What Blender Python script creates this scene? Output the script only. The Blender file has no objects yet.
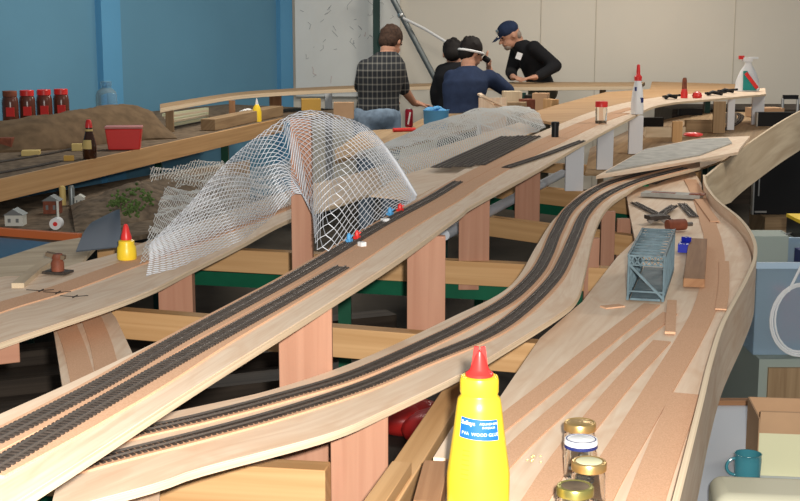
import bpy, bmesh, math, random
from mathutils import Vector, Matrix
random.seed(7)
C = bpy.context.scene.collection
PI = math.pi

# ------------------------------------------------------------------ camera
F_PX, HOR, EYE = 1300.0, 22.0, 1.6
PITCH = math.atan((250.5-HOR)/F_PX)
cam = bpy.data.objects.new('camera', bpy.data.cameras.new('camera'))
C.objects.link(cam); bpy.context.scene.camera = cam
cam.location = (0, 0, EYE); cam.rotation_euler = (PI/2-PITCH, 0, 0)
cam.data.sensor_width = 36; cam.data.lens = 36*F_PX/800.0
cam.data.clip_start = .05; cam.data.clip_end = 60

# ------------------------------------------------------------------ light
w = bpy.data.worlds.new('world'); bpy.context.scene.world = w; w.use_nodes = True
w.node_tree.nodes['Background'].inputs[0].default_value = (.86, .93, 1, 1)
w.node_tree.nodes['Background'].inputs[1].default_value = .20
def light(name, kind, loc, energy, color, size=1, sy=None, target=None):
    l = bpy.data.lights.new(name, kind); l.energy = energy; l.color = color
    if kind == 'AREA':
        l.size = size
        if sy: l.shape = 'RECTANGLE'; l.size_y = sy
    else: l.shadow_soft_size = size
    o = bpy.data.objects.new(name, l); o.location = loc; C.objects.link(o)
    if target is not None:
        o.rotation_euler = (Vector(target)-Vector(loc)).to_track_quat('-Z', 'Y').to_euler()
    return o
# the camera's own flash, just above the lens
fl = light('camera_flash', 'SPOT', (.05, -.01, 1.66), 430, (1, .965, .90), .018, target=(.25, 6, .75))
fl.data.spot_size = math.radians(95); fl.data.spot_blend = .8
# ceiling tubes, then an added fill lamp
light('overhead_light', 'AREA', (-.6, 8.5, 3.3), 64, (1, .93, .82), 1.2, .25)
light('overhead_light', 'AREA', (2.2, 10.2, 3.3), 66, (1, .93, .82), 1.2, .25)
light('overhead_light', 'AREA', (3.1, 5.6, 3.3), 60, (1, .93, .82), 1.2, .25)  # added fill at the right, brightens the bent fascias and storage
vs = bpy.context.scene.view_settings
vs.view_transform = 'Standard'; vs.look = 'None'; vs.gamma = 1; vs.use_curve_mapping = False
vs.exposure = 0.0

# ------------------------------------------------------------------ helpers
cp, sp = math.cos(PITCH), math.sin(PITCH)
def at(u, v, z):                      # where the sight line meets the level z
    a = (u-400)/F_PX; b = (250.5-v)/F_PX
    d = Vector((a, cp+b*sp, -sp+b*cp)); k = (z-EYE)/d.z
    return Vector((0, 0, EYE))+d*k
def dp(u, v, y):                      # same, at distance y from the camera
    a = (u-400)/F_PX; b = (250.5-v)/F_PX
    d = Vector((a, cp+b*sp, -sp+b*cp))
    return Vector((0, 0, EYE))+d*(y/d.y)
def px(n, y): return n*y/F_PX          # n pixels as metres at distance y
def V3(p, z=None): return Vector((p[0], p[1], p[2] if z is None else z))

def mat(name, col, rough=.6, metal=0, spec=.3, trans=0, alpha=1, emit=None, noise=None, ior=1.45):
    m = bpy.data.materials.new(name); m.use_nodes = True; nt = m.node_tree
    b = nt.nodes['Principled BSDF']
    b.inputs['Base Color'].default_value = (*col, 1); b.inputs['Roughness'].default_value = rough
    b.inputs['Metallic'].default_value = metal; b.inputs['Specular IOR Level'].default_value = spec
    b.inputs['Transmission Weight'].default_value = trans; b.inputs['Alpha'].default_value = alpha
    b.inputs['IOR'].default_value = ior
    if noise:
        sc, amt = noise
        tc = nt.nodes.new('ShaderNodeTexCoord'); n = nt.nodes.new('ShaderNodeTexNoise')
        n.inputs['Scale'].default_value = sc; n.inputs['Detail'].default_value = 4
        nt.links.new(tc.outputs['Object'], n.inputs['Vector'])
        r = nt.nodes.new('ShaderNodeValToRGB')
        r.color_ramp.elements[0].position = .3; r.color_ramp.elements[1].position = .7
        r.color_ramp.elements[0].color = (*[c*(1-amt) for c in col], 1)
        r.color_ramp.elements[1].color = (*[min(1, c*(1+amt)) for c in col], 1)
        nt.links.new(n.outputs['Fac'], r.inputs['Fac']); nt.links.new(r.outputs[0], b.inputs['Base Color'])
        bp = nt.nodes.new('ShaderNodeBump'); bp.inputs['Strength'].default_value = .15; bp.inputs['Distance'].default_value = .002
        nt.links.new(n.outputs['Fac'], bp.inputs['Height']); nt.links.new(bp.outputs[0], b.inputs['Normal'])
    return m
def wood(name, c1, c2, along=2.2, across=45, rough=.65, knots=.0, blotch=.35, c3=None):
    m = bpy.data.materials.new(name); m.use_nodes = True; nt = m.node_tree; L = nt.links
    b = nt.nodes['Principled BSDF']; b.inputs['Roughness'].default_value = rough
    b.inputs['Specular IOR Level'].default_value = .25
    uv = nt.nodes.new('ShaderNodeUVMap'); oi = nt.nodes.new('ShaderNodeObjectInfo')
    ad = nt.nodes.new('ShaderNodeVectorMath'); ad.operation = 'ADD'
    ml = nt.nodes.new('ShaderNodeMath'); ml.operation = 'MULTIPLY'; ml.inputs[1].default_value = 17
    L.new(oi.outputs['Random'], ml.inputs[0]); L.new(uv.outputs[0], ad.inputs[0]); L.new(ml.outputs[0], ad.inputs[1])
    mp = nt.nodes.new('ShaderNodeMapping'); mp.inputs['Scale'].default_value = (along, across, 1)
    L.new(ad.outputs[0], mp.inputs[0])
    n = nt.nodes.new('ShaderNodeTexNoise'); n.inputs['Scale'].default_value = 1; n.inputs['Detail'].default_value = 5
    n.inputs['Distortion'].default_value = .6; L.new(mp.outputs[0], n.inputs['Vector'])
    r = nt.nodes.new('ShaderNodeValToRGB'); r.color_ramp.elements[0].position = .32; r.color_ramp.elements[1].position = .66
    r.color_ramp.elements[0].color = (*c2, 1); r.color_ramp.elements[1].color = (*c1, 1)
    L.new(n.outputs['Fac'], r.inputs['Fac'])
    mp2 = nt.nodes.new('ShaderNodeMapping'); mp2.inputs['Scale'].default_value = (along*1.1, across*.16, 1)
    L.new(ad.outputs[0], mp2.inputs[0])
    n2 = nt.nodes.new('ShaderNodeTexNoise'); n2.inputs['Scale'].default_value = 1.3; n2.inputs['Detail'].default_value = 2
    n2.inputs['Distortion'].default_value = 1.2; L.new(mp2.outputs[0], n2.inputs['Vector'])
    r2 = nt.nodes.new('ShaderNodeValToRGB'); r2.color_ramp.elements[0].position = .5; r2.color_ramp.elements[1].position = .75
    r2.color_ramp.elements[0].color = (0, 0, 0, 1); r2.color_ramp.elements[1].color = (blotch, blotch, blotch, 1)
    L.new(n2.outputs['Fac'], r2.inputs['Fac'])
    mx = nt.nodes.new('ShaderNodeMix'); mx.data_type = 'RGBA'
    L.new(r2.outputs[0], mx.inputs['Factor']); L.new(r.outputs[0], mx.inputs['A'])
    mx.inputs['B'].default_value = (*(c3 or c2), 1); L.new(mx.outputs['Result'], b.inputs['Base Color'])
    bp = nt.nodes.new('ShaderNodeBump'); bp.inputs['Strength'].default_value = .12; bp.inputs['Distance'].default_value = .001
    L.new(n.outputs['Fac'], bp.inputs['Height']); L.new(bp.outputs[0], b.inputs['Normal'])
    return m
def speckle(name, c1, c2, scale=220, rough=.9):
    m = bpy.data.materials.new(name); m.use_nodes = True; nt = m.node_tree; L = nt.links
    b = nt.nodes['Principled BSDF']; b.inputs['Roughness'].default_value = rough; b.inputs['Specular IOR Level'].default_value = .1
    g = nt.nodes.new('ShaderNodeNewGeometry')
    n = nt.nodes.new('ShaderNodeTexNoise'); n.inputs['Scale'].default_value = scale; n.inputs['Detail'].default_value = 3
    L.new(g.outputs['Position'], n.inputs['Vector'])
    r = nt.nodes.new('ShaderNodeValToRGB'); r.color_ramp.elements[0].position = .38; r.color_ramp.elements[1].position = .62
    r.color_ramp.elements[0].color = (*c2, 1); r.color_ramp.elements[1].color = (*c1, 1)
    L.new(n.outputs['Fac'], r.inputs['Fac']); L.new(r.outputs[0], b.inputs['Base Color'])
    return m

M = {}
M['ply'] = wood('pale_plywood', (.88, .70, .53), (.78, .57, .40), 4.0, 55, blotch=.55, c3=(.70, .45, .28))
M['plygrey'] = wood('greyed_plywood', (.70, .57, .40), (.50, .38, .25), 2, 22, blotch=.4)
M['plyedge'] = wood('plywood_edge', (.84, .68, .48), (.60, .45, .30), .8, 300)
M['pine'] = wood('yellow_pine', (.60, .36, .17), (.48, .27, .115), 1.2, 48, blotch=.3, c3=(.50, .25, .09))
M['red'] = wood('pink_hardwood', (.43, .225, .145), (.36, .175, .108), 1.5, 45, blotch=.35, c3=(.35, .15, .10))
M['brown'] = wood('brown_timber', (.38, .20, .10), (.27, .13, .06), 3, 60)
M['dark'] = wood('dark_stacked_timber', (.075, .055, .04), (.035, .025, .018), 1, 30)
M['dull'] = wood('dull_timber', (.40, .27, .15), (.27, .17, .09), 2, 40)
M['cork'] = speckle('cork', (.76, .47, .30), (.66, .385, .235), 420)
M['corkline'] = speckle('cork_seam', (.34, .19, .11), (.28, .16, .09), 160)
M['sleeper'] = mat('brown_black_plastic', (.052, .040, .033), .6, noise=(60, .3))
M['rail'] = mat('dull_nickel_rail', (.20, .175, .155), .5, .7)
M['floor'] = mat('grey_brown_concrete', (.055, .045, .034), .8, noise=(3, .25))
M['blue'] = mat('blue_painted_board', (.13, .31, .45), .65, noise=(1.2, .05))
M['blue2'] = mat('bright_blue_paint', (.12, .36, .60), .6, noise=(1.5, .05))
M['cream'] = mat('cream_painted_wall', (.74, .68, .58), .7, noise=(.8, .04))
M['wboard'] = mat('whiteboard_surface', (.80, .80, .76), .45, noise=(2, .05))
M['seam'] = mat('wall_seam', (.58, .52, .43), .8)
M['scrib'] = mat('faded_marker', (.42, .43, .44), .8)
M['scribr'] = mat('faded_red_marker', (.62, .45, .44), .8)
M['green'] = mat('dark_green_steel', (.006, .085, .042), .35, noise=(8, .2))
M['dgreen'] = mat('green_black_steel', (.012, .05, .04), .4)
M['steel'] = mat('grey_steel', (.22, .24, .24), .4, .5)
M['alu'] = mat('silver_metal', (.62, .62, .60), .3, .8)
M['white'] = mat('white_plastic', (.80, .80, .80), .4)
M['paper'] = mat('white_card', (.72, .72, .74), .7)
M['black'] = mat('black_plastic', (.012, .012, .013), .4)
M['wire'] = mat('galvanised_wire', (.78, .80, .85), .5, 0)
M['wired'] = mat('dull_wire', (.72, .72, .70), .5, 0)
M['blackwire'] = mat('black_netting', (.02, .02, .02), .6)
M['yellow'] = mat('yellow_plastic', (.93, .64, .035), .35, spec=.5)
M['redp'] = mat('red_plastic', (.72, .035, .03), .35, spec=.5)
M['bluelab'] = mat('blue_label', (.015, .13, .50), .5)
M['textw'] = mat('label_print', (.82, .84, .88), .6)
M['texty'] = mat('dark_yellow_print', (.50, .30, .02), .6)
M['gold'] = mat('gold_lid', (.75, .50, .20), .3, .85)
M['goldg'] = mat('olive_gold_lid', (.42, .38, .12), .3, .8)
M['glass'] = mat('clear_glass', (.95, .97, .96), .03, trans=1, spec=.5, ior=1.3)
M['bglass'] = mat('bluish_clear_plastic', (.40, .66, .85), .12, trans=.75, ior=1.2)
M['navy'] = mat('navy_paint', (.02, .03, .14), .4)
M['beer'] = mat('brown_glass', (.045, .015, .006), .12, spec=.6)
M['coffee'] = mat('dark_coffee_jar', (.12, .035, .02), .25, spec=.6)
M['farply'] = wood('orange_brown_ply', (.50, .31, .16), (.40, .23, .11), 1.0, 9, blotch=.4, c3=(.34, .18, .08))
M['olab'] = mat('ochre_label', (.65, .48, .18), .6)
M['burlap'] = mat('brown_plaster_cloth', (.15, .098, .055), .95, noise=(14, .25))
M['soil'] = mat('brown_soil', (.16, .115, .075), .95, noise=(22, .45))
M['greyplas'] = mat('slate_grey_sheet', (.13, .15, .18), .5, noise=(4, .1))
M['leaf'] = mat('dull_green_foliage', (.10, .16, .045), .9, noise=(50, .5))
M['water'] = mat('deep_blue_gloss_paint', (.012, .11, .22), .35)
M['orange'] = mat('orange_red_paint', (.62, .16, .05), .6)
M['bridge'] = mat('blue_grey_steel_paint', (.125, .185, .215), .5, noise=(40, .25))
M['rust'] = mat('rust_brown', (.22, .065, .035), .6, noise=(30, .3))
M['tub'] = mat('translucent_blue_tub', (.42, .55, .66), .3, trans=.45, alpha=.75, ior=1.1)
M['tubedge'] = mat('frosted_tub_rim', (.42, .55, .68), .4)
M['whitetop'] = mat('pale_laminate', (.60, .64, .70), .5)
M['mug'] = mat('teal_glaze', (.05, .22, .27), .2, spec=.6)
M['card'] = mat('cardboard', (.50, .31, .18), .85, noise=(6, .1))
M['cardl'] = mat('cream_carton', (.66, .64, .42), .7)
M['bag'] = mat('cream_vinyl', (.72, .69, .52), .4)
M['silver'] = mat('silver_grey_card', (.36, .345, .31), .6, noise=(18, .25))
M['cyan'] = mat('light_blue_plastic', (.09, .33, .62), .45)
M['amber'] = mat('amber_card', (.55, .32, .07), .7)
M['skin'] = mat('skin', (.52, .27, .18), .55)
M['denim'] = mat('light_denim', (.20, .27, .36), .9, noise=(30, .2))
M['khaki'] = mat('olive_grey_trousers', (.20, .18, .12), .9)
M['darkcl'] = mat('dark_trousers', (.03, .03, .035), .9)
M['nshirt'] = mat('navy_sweatshirt', (.020, .033, .075), .9, noise=(20, .15))
M['bshirt'] = mat('black_jumper', (.010, .010, .012), .9)
M['hairb'] = mat('brown_hair', (.055, .03, .02), .8, noise=(60, .4))
M['hairk'] = mat('black_hair', (.012, .009, .008), .7)
M['hairg'] = mat('grey_hair', (.30, .24, .20), .8)
M['teal'] = mat('teal_label', (.02, .28, .25), .5)
M['wallsign'] = mat('pale_painted_house', (.62, .62, .56), .7)
M['floorgrey'] = mat('grey_green_crate', (.32, .37, .33), .6)
def plaid():
    m = bpy.data.materials.new('checked_shirt_cloth'); m.use_nodes = True; nt = m.node_tree; L = nt.links
    b = nt.nodes['Principled BSDF']; b.inputs['Roughness'].default_value = .95
    g = nt.nodes.new('ShaderNodeTexCoord'); s = nt.nodes.new('ShaderNodeSeparateXYZ'); L.new(g.outputs['Object'], s.inputs[0])
    outs = []
    for ax, per in (('X', .034), ('Z', .05)):
        a = nt.nodes.new('ShaderNodeMath'); a.operation = 'DIVIDE'; a.inputs[1].default_value = per; L.new(s.outputs[ax], a.inputs[0])
        f = nt.nodes.new('ShaderNodeMath'); f.operation = 'FRACT'; L.new(a.outputs[0], f.inputs[0])
        t = nt.nodes.new('ShaderNodeMath'); t.operation = 'LESS_THAN'; t.inputs[1].default_value = .22; L.new(f.outputs[0], t.inputs[0])
        outs.append(t)
    ad = nt.nodes.new('ShaderNodeMath'); ad.operation = 'ADD'; L.new(outs[0].outputs[0], ad.inputs[0]); L.new(outs[1].outputs[0], ad.inputs[1])
    r = nt.nodes.new('ShaderNodeMapRange'); r.inputs['From Max'].default_value = 2; L.new(ad.outputs[0], r.inputs['Value'])
    cr = nt.nodes.new('ShaderNodeValToRGB'); cr.color_ramp.elements[0].color = (.012, .014, .018, 1); cr.color_ramp.elements[1].color = (.17, .165, .15, 1)
    L.new(r.outputs[0], cr.inputs[0]); L.new(cr.outputs[0], b.inputs['Base Color'])
    return m
M['plaid'] = plaid()

def tag(o, label=None, cat=None, group=None, kind=None):
    if label: o['label'] = label
    if cat: o['category'] = cat
    if group: o['group'] = group
    if kind: o['kind'] = kind
    return o
def empty(name, loc, label, cat, group=None):
    o = bpy.data.objects.new(name, None); o.location = loc; o.empty_display_size = .05; C.objects.link(o)
    return tag(o, label, cat, group)
def rot_to(d):                         # matrix whose X axis is d, Z roughly up
    x = Vector(d).normalized(); up = Vector((0, 0, 1))
    if abs(x.z) > .99: up = Vector((0, 1, 0))
    y = up.cross(x).normalized(); z = x.cross(y)
    return Matrix((x, y, z)).transposed()

class G:                               # collects shapes in world space, builds ONE mesh
    def __init__(s): s.v = []; s.f = []; s.uv = []; s.sm = []
    def face(s, idx, uv, sm=False): s.f.append(idx); s.uv.append(uv); s.sm.append(sm)
    def box(s, c, size, R=None, taper=1):
        R = R or Matrix.Identity(3); c = Vector(c); hx, hy, hz = [a/2 for a in size]
        b = len(s.v); loc = []
        for z in (-1, 1):
            for y in (-1, 1):
                for x in (-1, 1):
                    k = taper if z > 0 else 1
                    p = Vector((x*hx*k, y*hy*k, z*hz)); loc.append(p); s.v.append(c+R@p)
        la = max(range(3), key=lambda i: size[i]); oth = [i for i in range(3) if i != la]
        for q in ((0, 2, 3, 1), (4, 5, 7, 6), (0, 1, 5, 4), (2, 6, 7, 3), (0, 4, 6, 2), (1, 3, 7, 5)):
            s.face([b+i for i in q], [(loc[i][la], loc[i][oth[0]]+loc[i][oth[1]]) for i in q])
        return s
    def bar(s, p, q, wd, h):
        p, q = Vector(p), Vector(q); return s.box((p+q)/2, ((q-p).length, wd, h), rot_to(q-p))
    def tube(s, pts, r, n=8, cap=True, rs=None):
        pts = [Vector(p) for p in pts]; b = len(s.v); prev = None; acc = 0
        for i, p in enumerate(pts):
            d = (pts[min(i+1, len(pts)-1)]-pts[max(i-1, 0)]).normalized()
            R = rot_to(d); y, z = R.col[1], R.col[2]
            if prev is not None:
                y = (prev-d*prev.dot(d)).normalized(); z = d.cross(y)
            prev = y; rr = rs[i] if rs else r
            if not isinstance(rr, tuple): rr = (rr, rr)
            for k in range(n):
                a = 2*PI*k/n; s.v.append(p+y*math.cos(a)*rr[0]+z*math.sin(a)*rr[1])
        for i in range(len(pts)-1):
            l = (pts[i+1]-pts[i]).length
            for k in range(n):
                k2 = (k+1) % n
                s.face([b+i*n+k, b+(i+1)*n+k, b+(i+1)*n+k2, b+i*n+k2], [(acc, k*.01), (acc+l, k*.01), (acc+l, k*.01+.01), (acc, k*.01+.01)], n > 4)
            acc += l
        if cap:
            s.face([b+k for k in range(n)], [(0, 0)]*n); e = b+(len(pts)-1)*n
            s.face([e+n-1-k for k in range(n)], [(0, 0)]*n)
        return s
    def lathe(s, prof, c, n=24, R=None, flat=False, sx=1, sy=1):
        c = Vector(c); b = len(s.v); R = R or Matrix.Identity(3)
        for r, z in prof:
            for k in range(n):
                a = 2*PI*k/n; s.v.append(c+R@Vector((r*math.cos(a)*sx, r*math.sin(a)*sy, z)))
        for i in range(len(prof)-1):
            for k in range(n):
                k2 = (k+1) % n
                s.face([b+i*n+k, b+i*n+k2, b+(i+1)*n+k2, b+(i+1)*n+k], [(0, 0)]*4, not flat)
        if prof[0][0] > 1e-5: s.face([b+n-1-k for k in range(n)], [(0, 0)]*n)
        if prof[-1][0] > 1e-5: s.face([b+(len(prof)-1)*n+k for k in range(n)], [(0, 0)]*n)
        return s
    def poly(s, pts, z0, z1, grain=(0, 1)):       # prism over a polygon
        g = Vector(grain).normalized(); n = len(pts); b = len(s.v)
        ar = sum(pts[i][0]*pts[(i+1) % n][1]-pts[(i+1) % n][0]*pts[i][1] for i in range(n))
        if ar < 0: pts = list(reversed(pts))
        uv = [(p[0]*g.x+p[1]*g.y, -p[0]*g.y+p[1]*g.x) for p in pts]
        for p in pts: s.v.append(Vector((p[0], p[1], z0)))
        for p in pts: s.v.append(Vector((p[0], p[1], z1)))
        s.face([b+n-1-k for k in range(n)], [uv[n-1-k] for k in range(n)])
        s.face([b+n+k for k in range(n)], uv)
        acc = 0
        for k in range(n):
            k2 = (k+1) % n; l = math.hypot(pts[k][0]-pts[k2][0], pts[k][1]-pts[k2][1])
            s.face([b+k, b+k2, b+n+k2, b+n+k], [(acc, 0), (acc+l, 0), (acc+l, z1-z0), (acc, z1-z0)]); acc += l
        return s
    def ribbon(s, Lp, Rp, th):                     # slab between two edge curves (3D points at the top)
        n = len(Lp); b = len(s.v); acc = 0; us = [0]
        for i in range(1, n): us.append(us[-1]+((Lp[i]+Rp[i])/2-(Lp[i-1]+Rp[i-1])/2).length)
        for l, r in zip(Lp, Rp):
            dz = Vector((0, 0, th)); s.v += [l, r, l-dz, r-dz]
        for i in range(n-1):
            a, c = b+4*i, b+4*(i+1); w0 = (Lp[i]-Rp[i]).length/2; w1 = (Lp[i+1]-Rp[i+1]).length/2; u0, u1 = us[i], us[i+1]
            s.face([a, a+1, c+1, c], [(u0, w0), (u0, -w0), (u1, -w1), (u1, w1)])
            s.face([a+2, c+2, c+3, a+3], [(u0, w0), (u1, w1), (u1, -w1), (u0, -w0)])
            s.face([a+1, a+3, c+3, c+1], [(u0, 0), (u0, th), (u1, th), (u1, 0)])
            s.face([a, c, c+2, a+2], [(u0, 0), (u1, 0), (u1, th), (u0, th)])
        e = b+4*(n-1)
        s.face([b, b+2, b+3, b+1], [(0, 0), (0, .01), (.1, .01), (.1, 0)]); s.face([e, e+1, e+3, e+2], [(0, 0), (.1, 0), (.1, .01), (0, .01)])
        return s
    def ell(s, c, r, R=None, n=14, m=8):
        prof = [(max(1e-6, math.sin(PI*i/m)), -math.cos(PI*i/m)) for i in range(m+1)]
        c = Vector(c); b = len(s.v); R = R or Matrix.Identity(3)
        for q, z in prof:
            for k in range(n):
                a = 2*PI*k/n; s.v.append(c+R@Vector((q*math.cos(a)*r[0], q*math.sin(a)*r[1], z*r[2])))
        for i in range(m):
            for k in range(n):
                k2 = (k+1) % n
                s.face([b+i*n+k, b+i*n+k2, b+(i+1)*n+k2, b+(i+1)*n+k], [(0, 0)]*4, True)
        return s
    def cap(s, p, r1, q, r2, n=12):                # tapered capsule
        s.tube([p, Vector(p).lerp(Vector(q), .5), q], r1, n, True, [r1, (r1+r2)/2, r2]); s.ell(p, (r1,)*3, None, n, 6); s.ell(q, (r2,)*3, None, n, 6)
        return s
    def mesh(s, name, m, off=Vector((0, 0, 0))):
        me = bpy.data.meshes.new(name); me.from_pydata([tuple(p-off) for p in s.v], [], s.f)
        uvl = me.uv_layers.new(name='UVMap'); flat = [c for f in s.uv for uv in f for c in uv]
        uvl.data.foreach_set('uv', flat); me.polygons.foreach_set('use_smooth', s.sm)
        for x in (m if isinstance(m, list) else [m]): me.materials.append(x)
        me.update(); me.set_sharp_from_angle(angle=math.radians(38)); return me
    def base(s):
        xs = [p.x for p in s.v]; ys = [p.y for p in s.v]; zs = [p.z for p in s.v]
        return Vector(((min(xs)+max(xs))/2, (min(ys)+max(ys))/2, min(zs)))
    def build(s, name, m, parent=None, label=None):            # a part, in its parent's frame
        off = Vector((0, 0, 0)); p = parent
        while p is not None: off += p.location; p = p.parent
        o = bpy.data.objects.new(name, s.mesh(name, m, off)); o.parent = parent; C.objects.link(o)
        if label: o['label'] = label
        return o
    def top(s, name, m, label=None, cat=None, group=None, kind=None):   # a thing that is one mesh
        off = s.base(); o = bpy.data.objects.new(name, s.mesh(name, m, off)); o.location = off; C.objects.link(o)
        return tag(o, label, cat, group, kind)

def bevel(o, wd=.002, seg=2):
    md = o.modifiers.new('bevel', 'BEVEL'); md.width = wd; md.segments = seg; md.limit_method = 'ANGLE'; return o
def smooth_path(pts, step):            # Catmull-Rom, even spacing
    P = [Vector(p) for p in pts]; P = [P[0]*2-P[1]]+P+[P[-1]*2-P[-2]]; out = []
    for i in range(1, len(P)-2):
        p0, p1, p2, p3 = P[i-1:i+3]
        for k in range(24):
            t = k/24; out.append(.5*((2*p1)+(p2-p0)*t+(2*p0-5*p1+4*p2-p3)*t*t+(3*p1-p0-3*p2+p3)*t**3))
    out.append(P[-2]); return resample(out, step=step)
def resample(P, step=None, n=None):
    L = [0]
    for i in range(1, len(P)): L.append(L[-1]+(P[i]-P[i-1]).length)
    n = n or max(2, int(L[-1]/step)+1); out = []; j = 0
    for k in range(n):
        s = L[-1]*k/(n-1)
        while j < len(L)-2 and L[j+1] < s: j += 1
        t = (s-L[j])/max(1e-9, L[j+1]-L[j]); out.append(P[j].lerp(P[j+1], t))
    return out
def pxpath(pts, z, step): return smooth_path([at(u, v, z) for u, v in pts], step)
def side(P, off):                       # offset a path sideways (left +)
    out = []
    for i, p in enumerate(P):
        d = (P[min(i+1, len(P)-1)]-P[max(i-1, 0)]); n = Vector((-d.y, d.x, 0)).normalized(); out.append(p+n*off)
    return out
def strip(P, wd, th, g=None):           # P on the surface below; slab of thickness th above it
    g = g or G(); dz = Vector((0, 0, th))
    return g.ribbon([p+dz for p in side(P, wd/2)], [p+dz for p in side(P, -wd/2)], th)
def edge_pair(Lpx, Rpx, z, n=60):
    a = smooth_path([at(u, v, z) for u, v in Lpx], .02); b = smooth_path([at(u, v, z) for u, v in Rpx], .02)
    return resample(a, n=n), resample(b, n=n)

# ------------------------------------------------------------------ setting
G().box((0, 6.5, -.05), (14, 17, .1)).top('floor', M['floor'], kind='structure')
K = Vector((-1.045, 12.5, 0)); WD = Vector((-.52, -1, 0)).normalized(); WN = Vector((1, -.52, 0)).normalized()
def wall_at(u):                         # where sight column u meets the blue wall
    a = (u-400)/F_PX; y = (-1.045-.52*12.5)/(a-.52); return Vector((a*y, y, 0))
g = G(); g.box(K+WD*4.6-WN*.06+Vector((0, 0, 1.6)), (9.2, .1, 3.2), rot_to(WD)); g.top('wall_left', M['blue'], kind='structure')
g = G(); g.box((3.5, 12.58, 1.6), (9.2, .1, 3.2)); g.top('wall_back', M['cream'], kind='structure')
a, b = wall_at(101), wall_at(120)
g = G(); g.box((a+b)/2+WN*.02+Vector((0, 0, 1.6)), ((a-b).length, .06, 3.2), rot_to(WD)); g.top('trim_1', M['blue2'], kind='structure')
a, b = wall_at(279), wall_at(291)
g = G(); g.box((a+b)/2+WN*.01+Vector((0, 0, 1.6)), ((a-b).length, .05, 3.2), rot_to(WD)); g.top('trim_2', M['blue2'], kind='structure')
# whiteboard panel between blue corner and green post
y0 = 12.50
x0, x1 = dp(295.5, 50, y0).x, dp(400, 50, y0).x
root = empty('whiteboard', ((x0+x1)/2, y0, .9), 'tall whiteboard panel with faint scribbles beside the blue wall', 'whiteboard')
G().box(((x0+x1)/2, y0, 1.95), (x1-x0, .04, 2.1)).build('board_panel', M['wboard'], root)
for i in range(34):
    g = G(); u = random.uniform(300, 396); v = random.uniform(-2, 78); pts = []
    for k in range(random.choice((2, 3, 4))):
        pts.append(dp(u, v, y0-.022)); u += random.uniform(-4, 4); v += random.uniform(-4, 5)
    g.tube(pts, .002, 4).build('marker_stroke', M['scribr' if i % 9 == 4 else 'scrib'], root)
for i, u in enumerate((541, 596, 735)):
    g = G(); g.box(dp(u, 20, 12.527)+Vector((0, 0, -.3)), (.008, .008, 2.8)); g.top('trim_%d' % (i+3), M['seam'], kind='structure')
# steel post and braces by the wall
g = G(); p = dp(376.5, 30, 12.36); g.box((p.x, p.y, 1.6), (.065, .065, 3.2)); g.top('steel_post', M['dgreen'], 'dark green square steel post behind the person in the checked shirt', 'post')
g = G(); g.tube([dp(386, -14, 12.2), dp(438, 84, 12.2), dp(447, 101, 12.2)], .028, 10)
root = empty('roof_brace', dp(447, 101, 12.2), 'grey steel tube sloping down across the whiteboard', 'brace'); g.build('tube', M['steel'], root)
g = G(); g.ell(dp(401, 15, 12.2), (.035, .035, .035)); g.build('clamp_joint', M['alu'], root)
g = G(); g.tube([dp(403, 18, 12.12), dp(425, 29, 12.12), dp(456, 48, 12.12)], .013, 8); g.top('thin_tube', M['white'], 'thin white tube running down from the grey brace behind heads', 'tube')

# ------------------------------------------------------------------ boards of the layout
ZA, ZB, ZL, ZC = 1.12, .99, .95, .97
def board(name, Lpx, Rpx, z, label, th=.012, n=70, m='ply'):
    a, b = edge_pair(Lpx, Rpx, z, n); g = G(); g.ribbon(a, b, th)
    root = empty(name, g.base(), label, 'board'); g.build('deck', M[m], root)
    e = G()
    e.ribbon([p+Vector((0, 0, -.0012)) for p in side(b, .001)], [p+Vector((0, 0, -.0012)) for p in side(b, -.0016)], th-.0024); e.build('cut_edge', M['plyedge'], root)
    return root
A_L = [(-70, 446), (0, 414), (87, 375), (200, 320), (300, 266), (355, 236), (402, 207), (432, 189), (470, 166), (520, 141), (560, 124), (600, 109), (645, 99), (700, 93), (765, 88)]
A_R = [(-60, 548), (17, 501), (100, 448), (200, 383), (330, 302), (400, 257), (460, 214), (475, 203), (540, 168), (590, 139), (630, 118), (652, 107), (678, 102), (712, 99), (766, 94)]
board('track_deck', A_L, A_R, ZA, 'long straight plywood track board, topmost, crossing from lower left to upper right', .013, 160)
B_L = [(60, 470), (100, 437), (152, 417), (200, 406), (267, 391), (330, 371), (380, 351), (450, 318), (510, 286), (537, 245), (556, 217), (590, 188), (640, 170), (700, 160)]
B_R = [(50, 511), (90, 501), (160, 482), (200, 468), (327, 434), (385, 410), (460, 374), (501, 350), (560, 313), (577, 297), (584, 275), (594, 232), (607, 207), (627, 192), (647, 181), (700, 167)]
board('track_deck', B_L, B_R, ZB, 'curved plywood board with double track sweeping under the straight board', .013, 150)
C_L = [(-70, 296), (0, 277), (37, 275), (75, 264), (120, 252), (150, 240), (200, 222), (290, 190), (360, 172), (430, 150), (520, 122)]
C_R = [(-60, 366), (0, 343), (50, 326), (112, 305), (155, 288), (190, 270), (240, 245), (290, 219), (350, 200), (430, 172), (540, 130)]
board('track_deck', C_L, C_R, ZC, 'rough plywood board with pencil marks at left, running under the wire mesh', .013, 110)
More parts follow.
